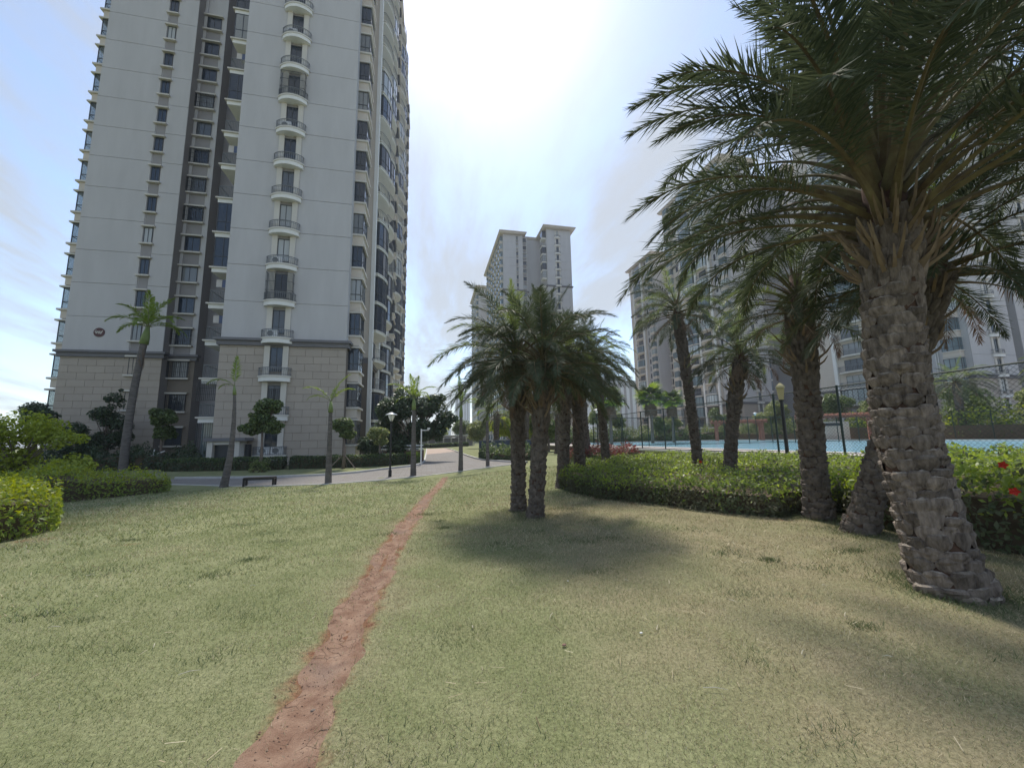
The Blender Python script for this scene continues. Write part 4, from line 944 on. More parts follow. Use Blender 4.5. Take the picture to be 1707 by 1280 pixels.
broadleaf('sunlit yellow green tree at the left edge of the picture', (-16.6,20.5,-.35), 4, .10, [(0,0,2.75,1.5,.6),(-1.6,0,2.3,1.4,.7),(1.2,0,2.3,.9,.35),(-.4,0,1.5,1.5,.5),(1.9,0,1.2,.9,.3)], 6500, .16, 'tree_leaf_yellow', 39, sub=.3, nsub=10)
broadleaf('pale airy tree far left against the sky', (-33,34,-.2), 6, .14, [(0,0,4.6,2.2,1.2),(-1.8,0,3.6,1.7,1.0),(1.5,0,3.0,1.4,.7)], 3000, .2, 'tree_leaf_pale', 40, sub=.4)
broadleaf('flat topped small tree far left by the barred balcony', (-31.8,40,-.2), 5.5, .1, [(0,0,5.0,1.0,.35)], 600, .22, 'tree_leaf_dark', 41)

# hedges
def hedge(label, poly, hfun, n_top, n_side, size, mats, young=.7, seed=1, name='hedge', group=None, core=.72, zoff=0.0, cat='hedge', aspect=.45, rag=.06):
    """poly: outline (counter-clockwise); leaves fill a shell over a twig core"""
    rs = np.random.RandomState(seed); P = np.array(poly, float); c = P.mean(0)
    root = thing(name, label, cat, (c[0], c[1], g(c[0], c[1])+zoff), 0, group); z00 = g(c[0], c[1])+zoff
    def inside(x, y):
        r = np.zeros(len(x), bool); j = len(P)-1
        for i in range(len(P)):
            xi, yi, xj, yj = P[i,0], P[i,1], P[j,0], P[j,1]
            with np.errstate(divide='ignore', invalid='ignore'): r ^= ((yi > y) != (yj > y)) & (x < (xj-xi)*(y-yi)/(yj-yi+1e-12)+xi)
            j = i
        return r
    lo, hi = P.min(0), P.max(0); pts = []
    while sum(len(q) for q in pts) < n_top:
        q = rs.uniform(lo, hi, (n_top, 2)); pts.append(q[inside(q[:,0], q[:,1])])
    q = np.concatenate(pts)[:n_top]; h = np.array([hfun(a, b) for a, b in q]); gz = gv(q[:,0], q[:,1])+zoff
    top = np.stack([q[:,0], q[:,1], gz+h-rs.exponential(rag, n_top)*1.2+rs.uniform(0,rag,n_top)*1.2], 1); typ = np.full(n_top, 0)
    # sides
    E = np.roll(P, -1, 0)-P; Ln = np.hypot(E[:,0], E[:,1]); idx = rs.choice(len(P), n_side, p=Ln/Ln.sum()); f = rs.uniform(0,1,n_side)
    s = P[idx]+E[idx]*f[:,None]; nrm = np.stack([E[idx,1], -E[idx,0]], 1)/Ln[idx][:,None]
    hs = np.array([hfun(a, b) for a, b in s]); fz = rs.uniform(0,1,n_side); ins = rs.exponential(.05, n_side)-.05+.10*(fz**3)+.06*(1-fz)**2
    s = s-nrm*ins[:,None]; side = np.stack([s[:,0], s[:,1], gv(s[:,0], s[:,1])+zoff+hs*fz], 1)
    C_ = np.concatenate([top, side]); n = len(C_); out_ = np.concatenate([np.tile([0,0,1.0],(n_top,1)), np.stack([nrm[:,0], nrm[:,1], np.full(n_side,.5)], 1)])
    nn = out_*.7+rs.normal(size=(n,3))*.6; nn /= np.linalg.norm(nn, axis=1)[:,None]
    a = rs.normal(size=(n,3))+np.array([0,0,.5]); a -= nn*(a*nn).sum(1)[:,None]; a /= np.linalg.norm(a, axis=1)[:,None]; b = np.cross(nn, a)
    L = (size*rs.uniform(.6,1.4,n))[:,None]; W = L*aspect
    V = np.empty((n,4,3)); V[:,0] = C_-a*L*.5; V[:,1] = C_-b*W*.5+nn*L*.05; V[:,2] = C_+a*L*.5; V[:,3] = C_+b*W*.5+nn*L*.05
    fr = np.concatenate([np.ones(n_top), fz]); mi = (rs.uniform(0,1,n) > young*np.clip((fr-.45)/.5, 0.03, 1)).astype(int)  # first colour likelier higher up: new growth plus painted lit tops, shaded fronts
    off = np.array([c[0], c[1], z00]); V = V-off
    inst('leaves', fast_mesh('leaves', V.reshape(-1,3), np.arange(4*n).reshape(-1,4), mats, mi), root)
    # twig core
    mb = MB(); Pi = P+(c-P)*0; k = len(P)
    nx = np.roll(P,-1,0)-np.roll(P,1,0); nx /= np.hypot(nx[:,0], nx[:,1])[:,None]; Pin = P-np.stack([nx[:,1], -nx[:,0]], 1)*.16
    for z in (0, 1):
        for (x, y) in Pin: mb.v.append((x-c[0], y-c[1], g(x, y)+zoff-z00-.05+(hfun(x, y)*core+.05)*z))
    for i in range(k): j = (i+1) % k; mb.face((i, j, k+j, k+i))
    mb.face(tuple(range(k, 2*k))); mb.build('twigs', 'twig', root)
    return root
wv = lambda x, y, a=.05: a*math.sin(x*2.1+y*1.3)+a*.7*math.sin(x*4.7-y*3.1)+a*.5*math.sin(y*7.3+x*2)
# right bed: clipped hedge from the palm pair to the huge palm, back to the pool wall
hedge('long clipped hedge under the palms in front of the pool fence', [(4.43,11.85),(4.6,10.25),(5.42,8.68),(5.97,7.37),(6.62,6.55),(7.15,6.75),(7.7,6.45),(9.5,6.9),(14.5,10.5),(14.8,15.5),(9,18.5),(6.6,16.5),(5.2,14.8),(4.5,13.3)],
      lambda x, y: .62+wv(x,y,.07)+.12*S((x-7.5)/4), 34000, 19000, .085, ['hedge_young_lit','hedge_old_shade'], .75, 51, rag=.11)
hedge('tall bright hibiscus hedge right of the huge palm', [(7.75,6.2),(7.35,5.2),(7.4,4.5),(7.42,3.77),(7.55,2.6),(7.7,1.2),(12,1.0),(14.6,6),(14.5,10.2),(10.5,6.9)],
      lambda x, y: .90+wv(x,y,.12)+.08*S((x-8)/2), 17000, 12000, .10, ['hedge_young_lit','hedge_old_shade'], .85, 52, rag=.1)
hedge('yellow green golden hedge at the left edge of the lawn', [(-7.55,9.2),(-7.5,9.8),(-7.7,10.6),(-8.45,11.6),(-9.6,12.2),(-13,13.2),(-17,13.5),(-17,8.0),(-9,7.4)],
      lambda x, y: .84+wv(x,y,.12), 17000, 10000, .095, ['hedge_gold','hedge_young_lit'], .8, 53, rag=.16)
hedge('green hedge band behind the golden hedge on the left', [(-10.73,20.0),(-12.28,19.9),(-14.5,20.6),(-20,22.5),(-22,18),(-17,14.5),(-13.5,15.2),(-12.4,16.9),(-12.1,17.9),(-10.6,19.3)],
      lambda x, y: .98+wv(x,y,.16)-.45*S((x+12.8)/2.2)+.25*math.exp(-((x+14.3)**2+(y-18.6)**2)/.5), 14000, 8000, .10, ['hedge_gold','hedge_young_lit'], .6, 54, rag=.13)
hedge('dark clipped hedge along the tower base left of the gap', [(-17.3,31.0),(-13.4,30.0),(-9.55,29.4),(-9.5,30.5),(-13.3,31.2),(-17.3,32.2)], lambda x, y: .78+wv(x,y,.03), 5000, 5500, .12, ['tree_leaf','tree_leaf_dark'], .4, 55, group='dark hedges along the tower base')
hedge('dark clipped hedge along the tower base right of the gap', [(-9.1,29.55),(-6,29.5),(-2.8,29.7),(-1.5,31.2),(-2.0,32.0),(-3.3,30.9),(-6,30.6),(-9.1,30.6)], lambda x, y: .78+wv(x,y,.03), 5000, 5500, .12, ['tree_leaf','tree_leaf_dark'], .4, 56, group='dark hedges along the tower base')
hedge('dark shrub mass under the trees before the left wing', [(-30,34.2),(-24,33.6),(-20,33.6),(-16.5,34.2),(-16.5,36),(-22,37.6),(-30,37.6)], lambda x, y: 1.1+wv(x,y,.35), 4500, 4500, .2, ['tree_leaf_dark','tree_leaf_dark'], .3, 57, rag=.25, name='shrub_bed', cat='shrubs')
hedge('bright shrub at the end of the tower hedge by the kerb', [(-1.6,31.6),(-.7,30.9),(-.5,33),(-1.2,34)], lambda x, y: .75+wv(x,y,.08), 900, 900, .13, ['hedge_young_lit','tree_leaf'], .8, 58, name='shrub', cat='shrub')
hedge('rounded shrubs before the blue hoarding', [(4.3,33.8),(4.5,31.2),(5.0,29.6),(6.3,28.2),(8.5,28.4),(8.2,30.6),(6.4,32.6),(5.2,35)], lambda x, y: .72+wv(x,y,.3), 4500, 4500, .15, ['tree_leaf','tree_leaf_dark'], .7, 59, rag=.2, name='shrub_bed', cat='shrubs')
hedge('red leaved bushes beside the rough palm', [(6.9,18.2),(8.6,17.2),(10.4,18.2),(10.2,20.5),(7.4,20.5)], lambda x, y: .95+wv(x,y,.15), 1800, 2200, .13, ['red_leaf','hedge_old_shade'], .8, 60, rag=.15, name='shrub_bed', cat='shrubs')
# ------------------------------------------------------------------ street furniture
def lamp_post(label, loc, h, headcol='metal_white', group=None, glow=False):
    root = thing('lamp_post', label, 'lamp post', loc, 0, group)
    mb = MB(); mb.lathe([(.09,0),(.09,.35),(.055,.4),(.05,h-.55),(.07,h-.5),(.07,h-.46)], 12); mb.build('post', 'metal_black', root, smooth=False)
    mb = MB(); mb.lathe([(.07,h-.46),(.17,h-.2),(.175,h-.12)], 14); mb.build('lantern_glass', 'lamp_glass', root, smooth=True)
    mb = MB(); mb.lathe([(.33,h-.125),(.30,h-.09),(.12,h-.01),(.03,h+.03)], 18); mb.build('lamp_cap', headcol, root, smooth=True)
    mb = MB()
    for a in range(4): c, s = math.cos(a*math.pi/2), math.sin(a*math.pi/2); mb.tube([(.07*c,.07*s,h-.47),(.185*c,.185*s,h-.12)], .012, 4)
    mb.build('lantern_frame', 'metal_black', root)
    return root
mat('lamp_glass', (0.75,0.76,0.72), 0.3, 0.03, 5); mat('lamp_yellow', (0.45,0.39,0.20), 0.4, 0.06, 5)
lamp_post('black lamp post with white saucer cap at the road edge', (-1.96,22.85,Z0(-1.96,22.85)), 3.5)

mat('bench_wood', (0.045,0.038,0.034), 0.8, 0.2, 8, stretch=(6,1,1)); mat('white_paint', (0.72,0.71,0.68), 0.7, 0.08, 5)
b = thing('bench', 'low dark backless bench at the lawn edge between two palms', 'bench', (-7.54,20.66,Z0(-7.54,20.66)), rad(2))
for i in range(4):
    mb = MB(); mb.box(-.62, .62, -.2+.105*i, -.2+.105*i+.09, .36, .405); mb.build('slat', 'bench_wood', b)
mb = MB(); mb.box(-.56, .56, -.195, -.15, .29, .355); mb.build('rail', 'metal_black', b)
for s in (-1, 1):
    mb = MB(); mb.box(s*.6-.04, s*.6+.04, -.2, -.12, -.05, .36); mb.box(s*.6-.04, s*.6+.04, .12, .2, -.05, .36); mb.box(s*.6-.035, s*.6+.035, -.12, .12, .30, .355); mb.build('leg', 'metal_black', b)
def prop(label, loc, pts, m, group=None, r=.03):
    root = thing('tree_stake', label, 'tree stake', loc, 0, group)
    for p in pts: mb = MB(); mb.tube(p, r, 6); mb.build('pole', m, root)
prop('white post with slanting prop beside the round young tree', (-19.75,34.6,-.2), [[(-.15,0,-.1),(-.12,0,1.45)],[(-2.4,-.3,0),(.35,.4,1.3)]], 'white_paint', r=.05)
prop('brown tripod props of the young tree near the tower corner', (-5.52,28.7,-.23), [[(-.85,-.3,0),(.02,.1,1.0)],[(.85,-.3,0),(.0,.1,1.0)],[(.1,.9,0),(.0,.12,1.0)]], 'bark_tree', r=.035)
prop('wooden props under the yellow green tree on the left', (-16.4,20.0,-.38), [[(1.6,-1.2,.0),(.35,.3,1.1)],[(-1.0,-.8,0),(-.1,.4,1.1)]], 'bark_tree', r=.04)

# small plant at foot of the young tree
hedge('small leafy shrub at the foot of the tree behind the bench', [(-10.9,27.9),(-10.0,27.9),(-9.8,28.3),(-10.3,28.5),(-10.9,28.3)], lambda x, y: .55, 160, 120, .2, ['tree_leaf','tree_leaf_pale'], .5, 71, name='shrub', cat='shrub', rag=.25, core=.3)

# white swing-arm sign post and railings by the tower corner
t = thing('sign_post', 'white post with a short arm at the road bend', 'post', (-.42,29.9,-.2))
mb = MB(); mb.tube([(0,0,0),(0,0,2.6)], .05, 8); mb.tube([(0,0,2.5),(.55,0,2.5)], .04, 6); mb.build('post', 'white_paint', t)
mb = MB(); mb.box(.42,.62,-.1,.1,2.56,2.68); mb.build('lamp_head', 'white_paint', t)
t = thing('barrier_rail', 'pale pipe railing over the planter by the road bend', 'railing', (-2.0,33.5,-.2))
mb = MB(); mb.box(-1.6,1.7,-.05,.05,1.32,1.40); mb.build('top_rail', 'metal_white', t)
mb = MB(); mb.box(-1.6,1.7,-.04,.04,1.1,1.15); mb.build('lower_rail', 'metal_white', t)
for x in (-1.5,-.4,.7,1.6): mb = MB(); mb.box(x-.03,x+.03,-.03,.03,0,1.32); mb.build('post', 'metal_grey', t)
mat('planter_red', (0.22,0.13,0.10), 0.9, 0.15, 3)
t = thing('planter_wall', 'low red brick planter wall below the pipe railing', 'wall', (-2.0,33.7,-.2)); mb = MB(); mb.box(-1.7,1.75,0,.2,0,.95); mb.build('wall', 'planter_red', t); mb = MB(); mb.box(-1.75,1.8,-.03,.23,.95,1.02); mb.build('coping', 'trim', t)

# porch roof of the tower's side entrance
t = thing('entrance_canopy', 'flat dark entrance canopy on the tower side behind the big tree', 'canopy', (-4.3,55,-.2))
mb = MB(); mb.box(-2.2,2.0,-3,5,6.1,6.8); mb.build('roof', 'ledge', t)
for y in (-2.5, 4.5): mb = MB(); mb.box(1.3,1.75,y-.25,y+.25,0,6.1); mb.build('column', 'trim', t)

# covered walkway at the end of the road
mat('canopy_pale', (0.55,0.54,0.48), 0.6, 0.06, 1)
t = thing('covered_walkway', 'low covered walkway with pale roof across the road end', 'shelter', (1.6,96,-.2))
mb = MB(); mb.box(-5.5,9.5,-1.2,1.2,2.55,2.8); mb.build('roof', 'canopy_pale', t)
mb = MB(); mb.box(-5.3,9.3,-.9,.9,2.3,2.55); mb.build('beam', 'bark_tree', t)
for i in range(9): mb = MB(); x = -5+i*1.8; mb.box(x-.12,x+.12,-.8,-.55,0,2.3); mb.build('post', 'trim', t)
mb = MB(); mb.box(-5.3,9.3,.8,.9,0,2.2); mb.build('back_screen', 'spandrel', t)
hedge('clipped hedge at the end of the road', [(-4,88.5),(9,88.5),(9,90.5),(-4,90.5)], lambda x, y: .85, 2200, 3000, .3, ['tree_leaf','tree_leaf_dark'], .5, 72)

# blue sheet hoarding right of the road
mat('sheet_blue', (0.055,0.075,0.115), 0.5, 0.12, 2)
t = thing('hoarding', 'dark blue sheet metal hoarding behind the shrubs', 'fence', (4.7,36.5,-.15), rad(-40))
for i in range(9):
    mb = MB(); x0 = i*.62
    for j in range(4): mb.box(x0+j*.155, x0+j*.155+.08, -.03, .0, 0, 1.55); mb.box(x0+j*.155+.08, x0+j*.155+.155, -.01, .0, 0, 1.55)
    mb.build('sheet', 'sheet_blue', t)
mb = MB(); mb.box(-.05,5.65,-.05,.03,1.55,1.62); mb.build('top_rail', 'metal_grey', t)

# ------------------------------------------------------------------ pool court
mat('deck', (0.45,0.40,0.36), 0.9, 0.08, 1.0); mat('coping', (0.55,0.52,0.48), 0.85, 0.08, 2.0)
mat('pool_tile', (0.16,0.42,0.60), 0.5, 0.1, 1.5); mat('rubble', (0.10,0.085,0.07), 0.95, 0.4, 6, col2=(0.17,0.15,0.13), bump=0.6, bscale=12)
DZ = 0.6
mb = MB()
def sheet(x0,x1,y0,y1,z): mb.poly([(x0,y0,z),(x1,y0,z),(x1,y1,z),(x0,y1,z)])
sheet(16.3,20,-6,120,DZ); sheet(20,56,-6,5,DZ); sheet(20,56,64,120,DZ); sheet(56,140,-6,300,DZ)
tag(mb.build('pool_deck','deck'), kind='structure')
m = bpy.data.materials.new('pool_water'); m.use_nodes = True; tt = m.node_tree; bb = tt.nodes['Principled BSDF']
bb.inputs['Base Color'].default_value = (0.30,0.56,0.70,1); bb.inputs['Roughness'].default_value = 0.12; bb.inputs['IOR'].default_value = 1.33
nz = tt.nodes.new('ShaderNodeTexNoise'); nz.inputs['Scale'].default_value = 2.5; nz.inputs['Detail'].default_value = 4; gg = tt.nodes.new('ShaderNodeNewGeometry'); tt.links.new(gg.outputs['Position'], nz.inputs['Vector'])
bpn = tt.nodes.new('ShaderNodeBump'); bpn.inputs['Strength'].default_value = 0.5; bpn.inputs['Distance'].default_value = 0.15; tt.links.new(nz.outputs[0], bpn.inputs['Height']); tt.links.new(bpn.outputs[0], bb.inputs['Normal'])
MATS['pool_water'] = m
mb = MB(); sheet(20,56,5,64,DZ-.12); tag(mb.build('pool_water','pool_water'), kind='structure')
t = thing('pool_rim', 'pale stone rim round the swimming pool', 'pool')
for (x0,x1,y0,y1) in ((19.6,20.3,4.6,64.4),(55.7,56.4,4.6,64.4),(20.3,55.7,4.6,5.3),(20.3,55.7,63.7,64.4)): mb = MB(); mb.box(x0,x1,y0,y1,DZ-.6,DZ+.05); mb.build('rim_stone','coping',t)
t = thing('retaining_wall', 'dark rubble retaining wall with pale coping under the pool fence', 'wall', (16.3,0,0))
mb = MB(); mb.box(-.1,.25,-6,60,-.3,DZ-.1); mb.build('wall','rubble',t)
for i in range(33): mb = MB(); mb.box(-.18,.5,-5.8+2*i+.01,-5.8+2*i+1.99,DZ-.1,DZ+.03); mb.build('coping_stone','coping',t)
jm = MB(); R_ = random.Random(8)
for i in range(900):
    y = R_.uniform(-2,45); z = R_.uniform(-.05,.45); s = R_.uniform(.07,.16); jm.prism([(-.1-R_.uniform(.01,.05), y-s),(-.1, y-s),(-.1, y+s),(-.1-R_.uniform(.01,.05), y+s)][::-1], z-s*.5, z+s*.5)
o = jm.build('rubble_stones','rubble',t); o['kind'] = 'stuff'

mat('fence_green', (0.02,0.035,0.028), 0.5, 0.1, 4)
def chainlink(label, x, y0, nb, bay, z, h, group=None, m='fence_green', rotz=0.0, wire=.0065, sp=.14):
    root = thing('wire_mesh_fence', label, 'fence', (x, y0, z), rotz, group)
    def fpost(): b = MB(); b.tube([(0,0,-.1),(0,0,h+.05)], .045, 8); return b.mesh('post', m)
    me_p = cached(('fp',h,m), fpost)
    def fmesh():
        b = MB(); n = int((bay+h)/sp)
        for i in range(n):
            o_ = i*sp
            ya, za = (o_, 0.0) if o_ <= bay else (bay, o_-bay); yb, zb = (0.0, o_) if o_ <= h else (o_-h, h)
            dy, dz = yb-ya, zb-za; L = math.hypot(dy, dz)
            if L < .05: continue
            wy, wz = -dz/L*wire/2, dy/L*wire/2
            b.poly([(0,ya-wy,za-wz),(0,ya+wy,za+wz),(0,yb+wy,zb+wz),(0,yb-wy,zb-wz)])
            b.poly([(.004,bay-ya+wy,za-wz),(.004,bay-ya-wy,za+wz),(.004,bay-yb-wy,zb+wz),(.004,bay-yb+wy,zb-wz)])
        return b.mesh('wire_mesh', m)
    me_w = cached(('fw',bay,h,m,wire,sp), fmesh)
    def frail(): b = MB(); b.tube([(0,0,0),(0,bay,0)], .032, 6); return b.mesh('rail', m)
    me_r = cached(('fr',bay,m), frail)
    for i in range(nb+1): inst('post', me_p, root, loc=(0, i*bay, 0))
    for i in range(nb):
        o = inst('wire_mesh', me_w, root, loc=(0, i*bay, 0)); inst('rail', me_r, root, loc=(0, i*bay, h)); inst('rail', me_r, root, loc=(0, i*bay, .06))
    return root
chainlink('tall dark wire mesh fence on the near side of the pool', 16.6, 3.7, 11, 3.1, DZ, 2.9)
chainlink('wire mesh fence turning away at the pool corner', 16.6, 37.8, 12, 3.1, DZ, 2.9, rotz=rad(-90))
chainlink('green mesh fence on the far side of the pool at the right', 57.5, 8, 8, 3.1, DZ, 3.0)
lamp_post_y = thing('lamp_post', 'black lamp post with yellow lantern in front of the pool fence', 'lamp post', (14.95,14.1,.1))
mb = MB(); mb.lathe([(.1,0),(.1,.4),(.075,.45),(.07,2.85),(.1,2.9),(.1,2.95)], 12); mb.build('post','metal_black',lamp_post_y)
mb = MB(); mb.lathe([(.12,2.95),(.2,3.45),(.21,3.47)], 4); mb.build('lantern_glass','lamp_yellow',lamp_post_y); mb = MB(); mb.lathe([(.25,3.47),(.2,3.55),(.04,3.68)], 4); mb.build('lamp_cap','lamp_yellow',lamp_post_y)
lamp_post('slim lamp post with white cap beyond the pool', (48,50,DZ), 4.2, 'metal_white')
lamp_post('white pole with small lamp near the fence corner', (17.4,38.6,DZ), 3.9, 'metal_white')

mat('wood_red', (0.24,0.085,0.055), 0.75, 0.2, 3, col2=(0.30,0.13,0.085))
def pergola(label, loc, rotz, w, d, h, nb):
    root = thing('pergola', label, 'pergola', loc, rotz, 'red pergolas beyond the pool')
    for x in (-w/2+.4, w/2-.4):
        for y in (-d/2+.4, d/2-.4):
            mb = MB(); mb.box(x-.2,x+.2,y-.2,y+.2,0,h-.5); mb.build('post','wood_red',root)
            mb = MB(); mb.tube([(x,y,h-1.2),(x+(.9 if x < 0 else -.9),y,h-.45)], .08, 4); mb.build('brace','wood_red',root)
    for y in (-d/2+.4, d/2-.4): mb = MB(); mb.box(-w/2-.4,w/2+.4,y-.1,y+.1,h-.5,h-.2); mb.build('beam','wood_red',root)
    for i in range(nb): x = -w/2-.2+(w+.4)*i/(nb-1); mb = MB(); mb.box(x-.06,x+.06,-d/2-.5,d/2+.5,h-.2,h+.05); mb.build('rafter','wood_red',root)
pergola('red timber pergola behind the dark trunked palm', (52,58,DZ), rad(-35), 7.5, 3.0, 3.4, 14)
pergola('red timber pergola left of the huge palm trunk', (53.5,42.5,DZ), rad(-40), 8.0, 3.0, 3.5, 15)
t = thing('gate_house', 'small beige gate wall with dark sign under the pergola', 'gate', (57.5,46.5,DZ), rad(-45))
mb = MB(); mb.box(-2,2,0,.4,0,2.6); mb.build('wall','wall_cream',t); mb = MB(); mb.box(-1.2,1.2,-.06,-.01,2.0,2.4); mb.build('sign_board','metal_dark',t)
def lounger(label, loc, rz, m):
    root = thing('sun_lounger', label, 'sun lounger', loc, rz, 'loungers by the pool')
    mb = MB(); mb.box(0,1.3,-.32,.32,.32,.4); mb.build('seat',m,root); mb = MB(); mb.poly([(0,-.32,.36),(-.6,-.32,.85),(-.6,.32,.85),(0,.32,.36)]); mb.poly([(0,-.32,.42),(0,.32,.42),(-.6,.32,.91),(-.6,-.32,.91)]); mb.build('backrest',m,root)
    for x in (.1,1.2):
        for y in (-.28,.28): mb = MB(); mb.box(x-.03,x+.03,y-.03,y+.03,0,.32); mb.build('leg','metal_white',root)
mat('cloth_pink', (0.5,0.32,0.27), 0.9, 0.08, 3)
lounger('pinkish sun lounger on the far pool deck behind the slim palm', (33.0,66.0,DZ), rad(200), 'cloth_pink')
lounger('white sun lounger on the far pool deck near the pink one', (37.5,66.5,DZ), rad(160), 'white_paint')

# plants beyond the pool
far = [  # x, y, height, crown radius, leaf, label
 (30,66,7.5,2.8,'tree_leaf_pale','tall feathery pale tree beyond the pool corner'),
 (36,70,5.5,2.4,'tree_leaf_pale','pale bushy tree right of the feathery tree'),
 (42,66,4.6,2.2,'tree_leaf','green tree behind the pool between two palms'),
 (47,69,5.2,2.4,'tree_leaf_pale','pale tree behind the far pool lamp'),
 (60,72,6.5,2.8,'tree_leaf','leafy tree beside the curved balcony tower base'),
 (63,62,7.0,3.0,'tree_leaf_pale','loose pale tree behind the left pergola'),
 (66,52,7.5,3.0,'tree_leaf','green tree above the right pergola'),
 (64,44,6.0,2.8,'tree_leaf_pale','pale tree right of the gate wall'),
 (66,36,6.5,3.2,'tree_leaf','leafy tree behind the green mesh fence'),
 (64,29,5.5,3.0,'tree_leaf_pale','bright bush behind the green mesh fence'),
 (66,22,6.5,3.0,'tree_leaf','leafy tree at the right edge beyond the pool'),
 (22,74,6.0,2.6,'tree_leaf_pale','pale tree left of the fan palms'),
 (16,62,4.8,2.4,'tree_leaf_yellow','yellow green tree behind the blue hoarding'),
 (11,52,4.6,2.2,'tree_leaf_yellow','bright yellow green tree right of the road'),
 (14,45,4.4,2.0,'tree_leaf','green tree between the palm pair and the hoarding'),
 (9,66,5.0,2.4,'tree_leaf_pale','pale tree near the covered walkway'),
 (19,88,7.0,3.2,'tree_leaf_pale','pale tree at the foot of the mid distance tower'),
 (3,118,6.5,3.0,'tree_leaf_yellow','sunny tree behind the covered walkway'),
 (-4,112,6.0,2.8,'tree_leaf_pale','pale tree behind the walkway roof left of the road'),
 (9.5,104,7.0,2.8,'tree_leaf','green tree behind the right end of the walkway'),
]
for i, (x, y, h, r, lf, lb) in enumerate(far):
    rr = random.Random(900+i); bl = [(rr.uniform(-.5,.5)*r, rr.uniform(-.4,.4)*r, h*rr.uniform(.5,.85), r*rr.uniform(.45,.7), h*rr.uniform(.16,.24)) for _ in range(5)]
    broadleaf(lb, (x, y, DZ if x > 17 and y < 120 else -.2), h, .16, [(b_[0]*1.2, b_[1]*1.2, b_[2], b_[3]*1.25, b_[4]*1.2) for b_ in bl], 6500, .32, lf, 900+i, group='trees beyond the pool and road', sub=.42, nsub=6)
hedge('tall mixed shrub belt behind the far pool deck', [(20,66.5),(30,65.5),(45,65.2),(56,66),(57,69),(40,70),(20,70)], lambda x, y: 1.7+wv(x*.4,y*.5,.6), 7000, 9000, .34, ['tree_leaf_pale','tree_leaf'], .6, 81, rag=.5, zoff=.6, name='shrub_bed', cat='shrubs')
hedge('tall bright shrub belt behind the green mesh fence', [(59.5,8),(59.5,30),(60,48),(64,48),(66,30),(66,8)], lambda x, y: 2.3+wv(x*.4,y*.35,.7), 8000, 12000, .34, ['tree_leaf_yellow','tree_leaf'], .6, 82, rag=.6, zoff=.6, name='shrub_bed', cat='shrubs')
hedge('shrub belt between the pergolas and the towers', [(62,49),(61,58),(60,72),(66,74),(70,58),(68,49)], lambda x, y: 2.2+wv(x*.4,y*.4,.7), 6000, 8000, .34, ['tree_leaf_pale','tree_leaf'], .6, 83, rag=.6, zoff=.6, name='shrub_bed', cat='shrubs')
# fan palms
def fan_mesh(seed, n=26, L=.95, m='palm_leaf'):
    R_ = random.Random(seed); mb = MB(); mb.tube([(0,0,0),(.45,0,.28),(.85,0,.36)], [.03,.02,.015], 4, 0, cap=False)
    c = Vector((.85,0,.36))
    for i in range(n):
        a = rad(-125+250*i/(n-1)); d = Vector((math.cos(a), math.sin(a), -.12-.25*abs(math.sin(a))+.2*math.cos(a))).normalized(); w = Vector((-math.sin(a), math.cos(a), 0))*.055; l = L*R_.uniform(.85,1.1)
        mid = c+d*l*.55; tip = c+d*l-Vector((0,0,.18)); k = len(mb.v); mb.v += [tuple(c), tuple(mid-w), tuple(tip), tuple(mid+w)]; mb.face((k,k+1,k+2,k+3), 1)
    return mb.mesh('fan_leaf', ['petiole', m])
FAN = [fan_mesh(1), fan_mesh(2, m='royal_leaf')]; FAND = fan_mesh(3, m='palm_leaf_dead')
def fan_palm(label, base, h, r, sc, seed):
    R_ = random.Random(seed); root = thing('fan_palm', label, 'palm tree', base, 0, 'fan palms beyond the pool')
    mb = MB(); mb.tube([(0,0,-.1),(.05,0,h*.5),(0,0,h)], [r*1.3,r,r*.9], 8); mb.build('trunk','bark_tree',root,smooth=True)
    for i in range(26):
        q = i/25; e = 75-95*q; a = i*2.4; inst('fan_leaf', FAN[R_.randrange(2)], root, mtx=Matrix.Translation((0,0,h)) @ RX(a,4,'Z') @ RX(-rad(e-15),4,'Y') @ Matrix.Scale(sc*R_.uniform(.85,1.1),4))
    for i in range(16):
        a = i*2.4; inst('dead_leaf', FAND, root, mtx=Matrix.Translation((0,0,h-R_.uniform(.1,1.2))) @ RX(a,4,'Z') @ RX(rad(75),4,'Y') @ Matrix.Scale(sc*.75,4))
fan_palm('shaggy fan palm with hanging dead leaves by the fence corner', (25.5,52,DZ), 6.0, .2, 1.5, 61)
fan_palm('fan palm with full crown right of the shaggy one', (33.5,54.5,DZ), 6.6, .2, 1.6, 62)
fan_palm('third fan palm beside the full crowned one', (38.5,56.5,DZ), 6.4, .2, 1.4, 63)
for i, (x, y, h, sc, lb) in enumerate(((60,33.5,7.0,1.25,'bushy date palm behind the green mesh fence'),(61,25.5,7.6,1.35,'bushy date palm cut by the right edge of the picture'),(8.2,48,4.4,.85,'young date palm right of the road beyond the hoarding'),(10.8,43.5,4.6,.85,'young date palm between the road and the yellow tree'),(13.0,38.5,4.2,.8,'young date palm behind the dark palm pair'))):
    phoenix(lb, (x,y,DZ if x > 20 else -.1), (x+.2,y,h), .34, .3, sc, 34, 700+i, young=.6, stubs=.6, ndead=3, brow=.2, nring=7, bscale=1.3)

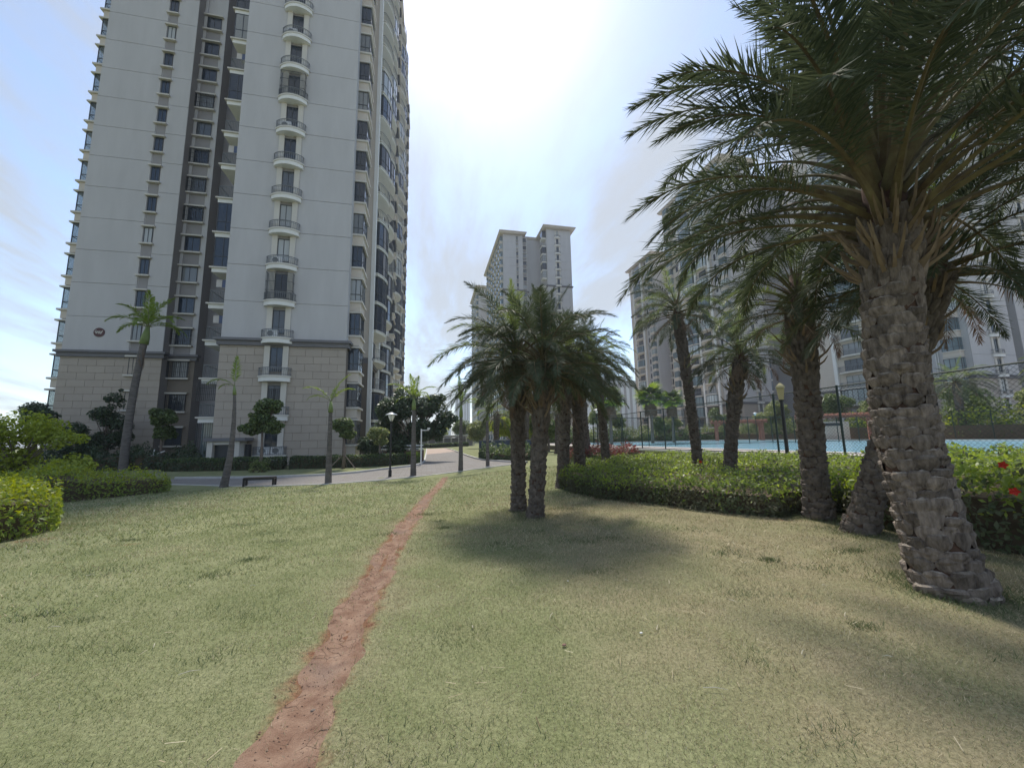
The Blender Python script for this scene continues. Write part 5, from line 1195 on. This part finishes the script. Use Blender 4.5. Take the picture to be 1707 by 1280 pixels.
# far town
mat('town_pale', (0.52,0.53,0.55), 0.9, 0.05, .05)
def far_block(label, x, y, w, d, h, seed):
    root = thing('far_tower_block', label, 'apartment building', (x,y,-1), 0, 'far tower blocks')
    mb = MB(); mb.box(-w/2,w/2,-d/2,d/2,0,h); mb.box(-w/4,w/4,-d/4,d/4,h,h+4); mb.build('wall','town_pale',root)
    for i in range(int(w/5)):
        mb = MB(); xx = -w/2+2.5+i*5; mb.box(xx-1.1,xx+1.1,-d/2-.15,-d/2,4,h-3); mb.build('window_strip','spandrel',root)
far_block('far hazy tower block between the big tree and the thin palm', 66,760,27,20,88,1)
far_block('second far hazy tower block just left of the first', 40,900,24,20,66,2)
far_block('pale long block far beyond the pool corner', 150,300,40,16,48,3)

# litter on the lawn: fallen dry leaflets, stones
R_ = random.Random(12); mat('straw', (0.55,0.50,0.38), 0.8, 0.1, 9); mat('stone_white', (0.7,0.69,0.66), 0.8, 0.1, 20); mat('leaf_brown', (0.12,0.075,0.05), 0.9, 0.2, 9)
spots = [(1.1,3.6),(1.9,3.2),(2.2,4.3),(2.9,3.5),(3.6,3.0),(2.4,5.4),(1.2,5.9),(3.3,5.0),(1.7,7.0),(2.0,7.1),(3.0,6.4),(3.9,4.4),(4.1,3.6),(2.7,2.6),(1.8,2.4),(3.2,2.4),(0.6,7.4),(0.9,5.0),(-1.6,3.4),(-2.1,3.9),(-1.9,5.2),(-3.2,4.5),(-4.1,6.2),(-2.9,7.9),(4.4,5.2),(4.9,4.6),(3.5,7.3),(0.4,3.6)]
for i, (x, y) in enumerate(spots):
    mb = MB(); L = R_.uniform(.025,.075); a = R_.uniform(0,6.28); c, s = math.cos(a)*L, math.sin(a)*L; w = .0025; z = .022
    mb.tube([(-c,-s,z),(0,.003,z+.004),(c,s,z-.004)], [w,w*1.2,w*.4], 4)
    tag(mb.build('fallen_leaflet','straw',loc=(x,y,zg(x,y))), 'dry straw coloured palm leaflet lying on the lawn', 'leaf', 'fallen palm leaflets')
for i, (x, y, r, m_, lb) in enumerate(((1.72,3.15,.012,'stone_white','small white pebble on the dry lawn'),(1.05,3.12,.016,'planter_red','reddish clod on the lawn left of the white pebble'),(-.66,2.85,.014,'bark_tree','brown stone stuck in the earth path'),(1.55,4.4,.009,'stone_white','tiny white scrap on the dry lawn'))):
    mb = MB(); mb.lathe([(r*.7,-r*.3),(r,.1*r),(r*.8,r*.5),(r*.3,r*.7)], 8); o = mb.build('pebble',m_,loc=(x,y,zg(x,y)+(.014 if x > 0 else -.02))); o.scale = (1.2,.9,.8); tag(o, lb, 'pebble')
for i, (x, y, lb) in enumerate(((7.8,4.0,'red hibiscus flower on top of the bright hedge'),(7.25,3.66,'orange red hibiscus flower low on the bright hedge'),(8.3,10.9,'red flower beside the slim palm trunk'))):
    mb = MB()
    for k in range(5):
        a = k*1.2566; c, s = math.cos(a), math.sin(a); mb.poly([(0,0,0),(c*.05-s*.035,-.03,s*.05+c*.035),(c*.09,-.02,s*.09),(c*.05+s*.035,-.03,s*.05-c*.035)])
    mb.tube([(0,0,0),(0,-.07,.01)], .008, 5)
    z = (1.12, .83, .78)[i]; o = mb.build('hibiscus_flower','petal_red',loc=(x,y,z)); o.rotation_euler = (0,0,rad(-62)); o.scale = (.62,.62,.62); tag(o, lb, 'flower')

# ------------------------------------------------------------------ haze
m = bpy.data.materials.new('haze'); m.use_nodes = True; t = m.node_tree; t.nodes.clear()
o = t.nodes.new('ShaderNodeOutputMaterial'); v = t.nodes.new('ShaderNodeVolumePrincipled'); v.inputs['Color'].default_value = (0.86,0.92,1.0,1); v.inputs['Density'].default_value = 0.0004; v.inputs['Anisotropy'].default_value = 0.2
t.links.new(v.outputs[0], o.inputs['Volume']); MATS['haze'] = m
mb = MB(); mb.box(-3200,3200,-450,4200,-2.2,104); tag(mb.build('haze','haze'), 'thin pale haze in the air', 'haze', kind='stuff')
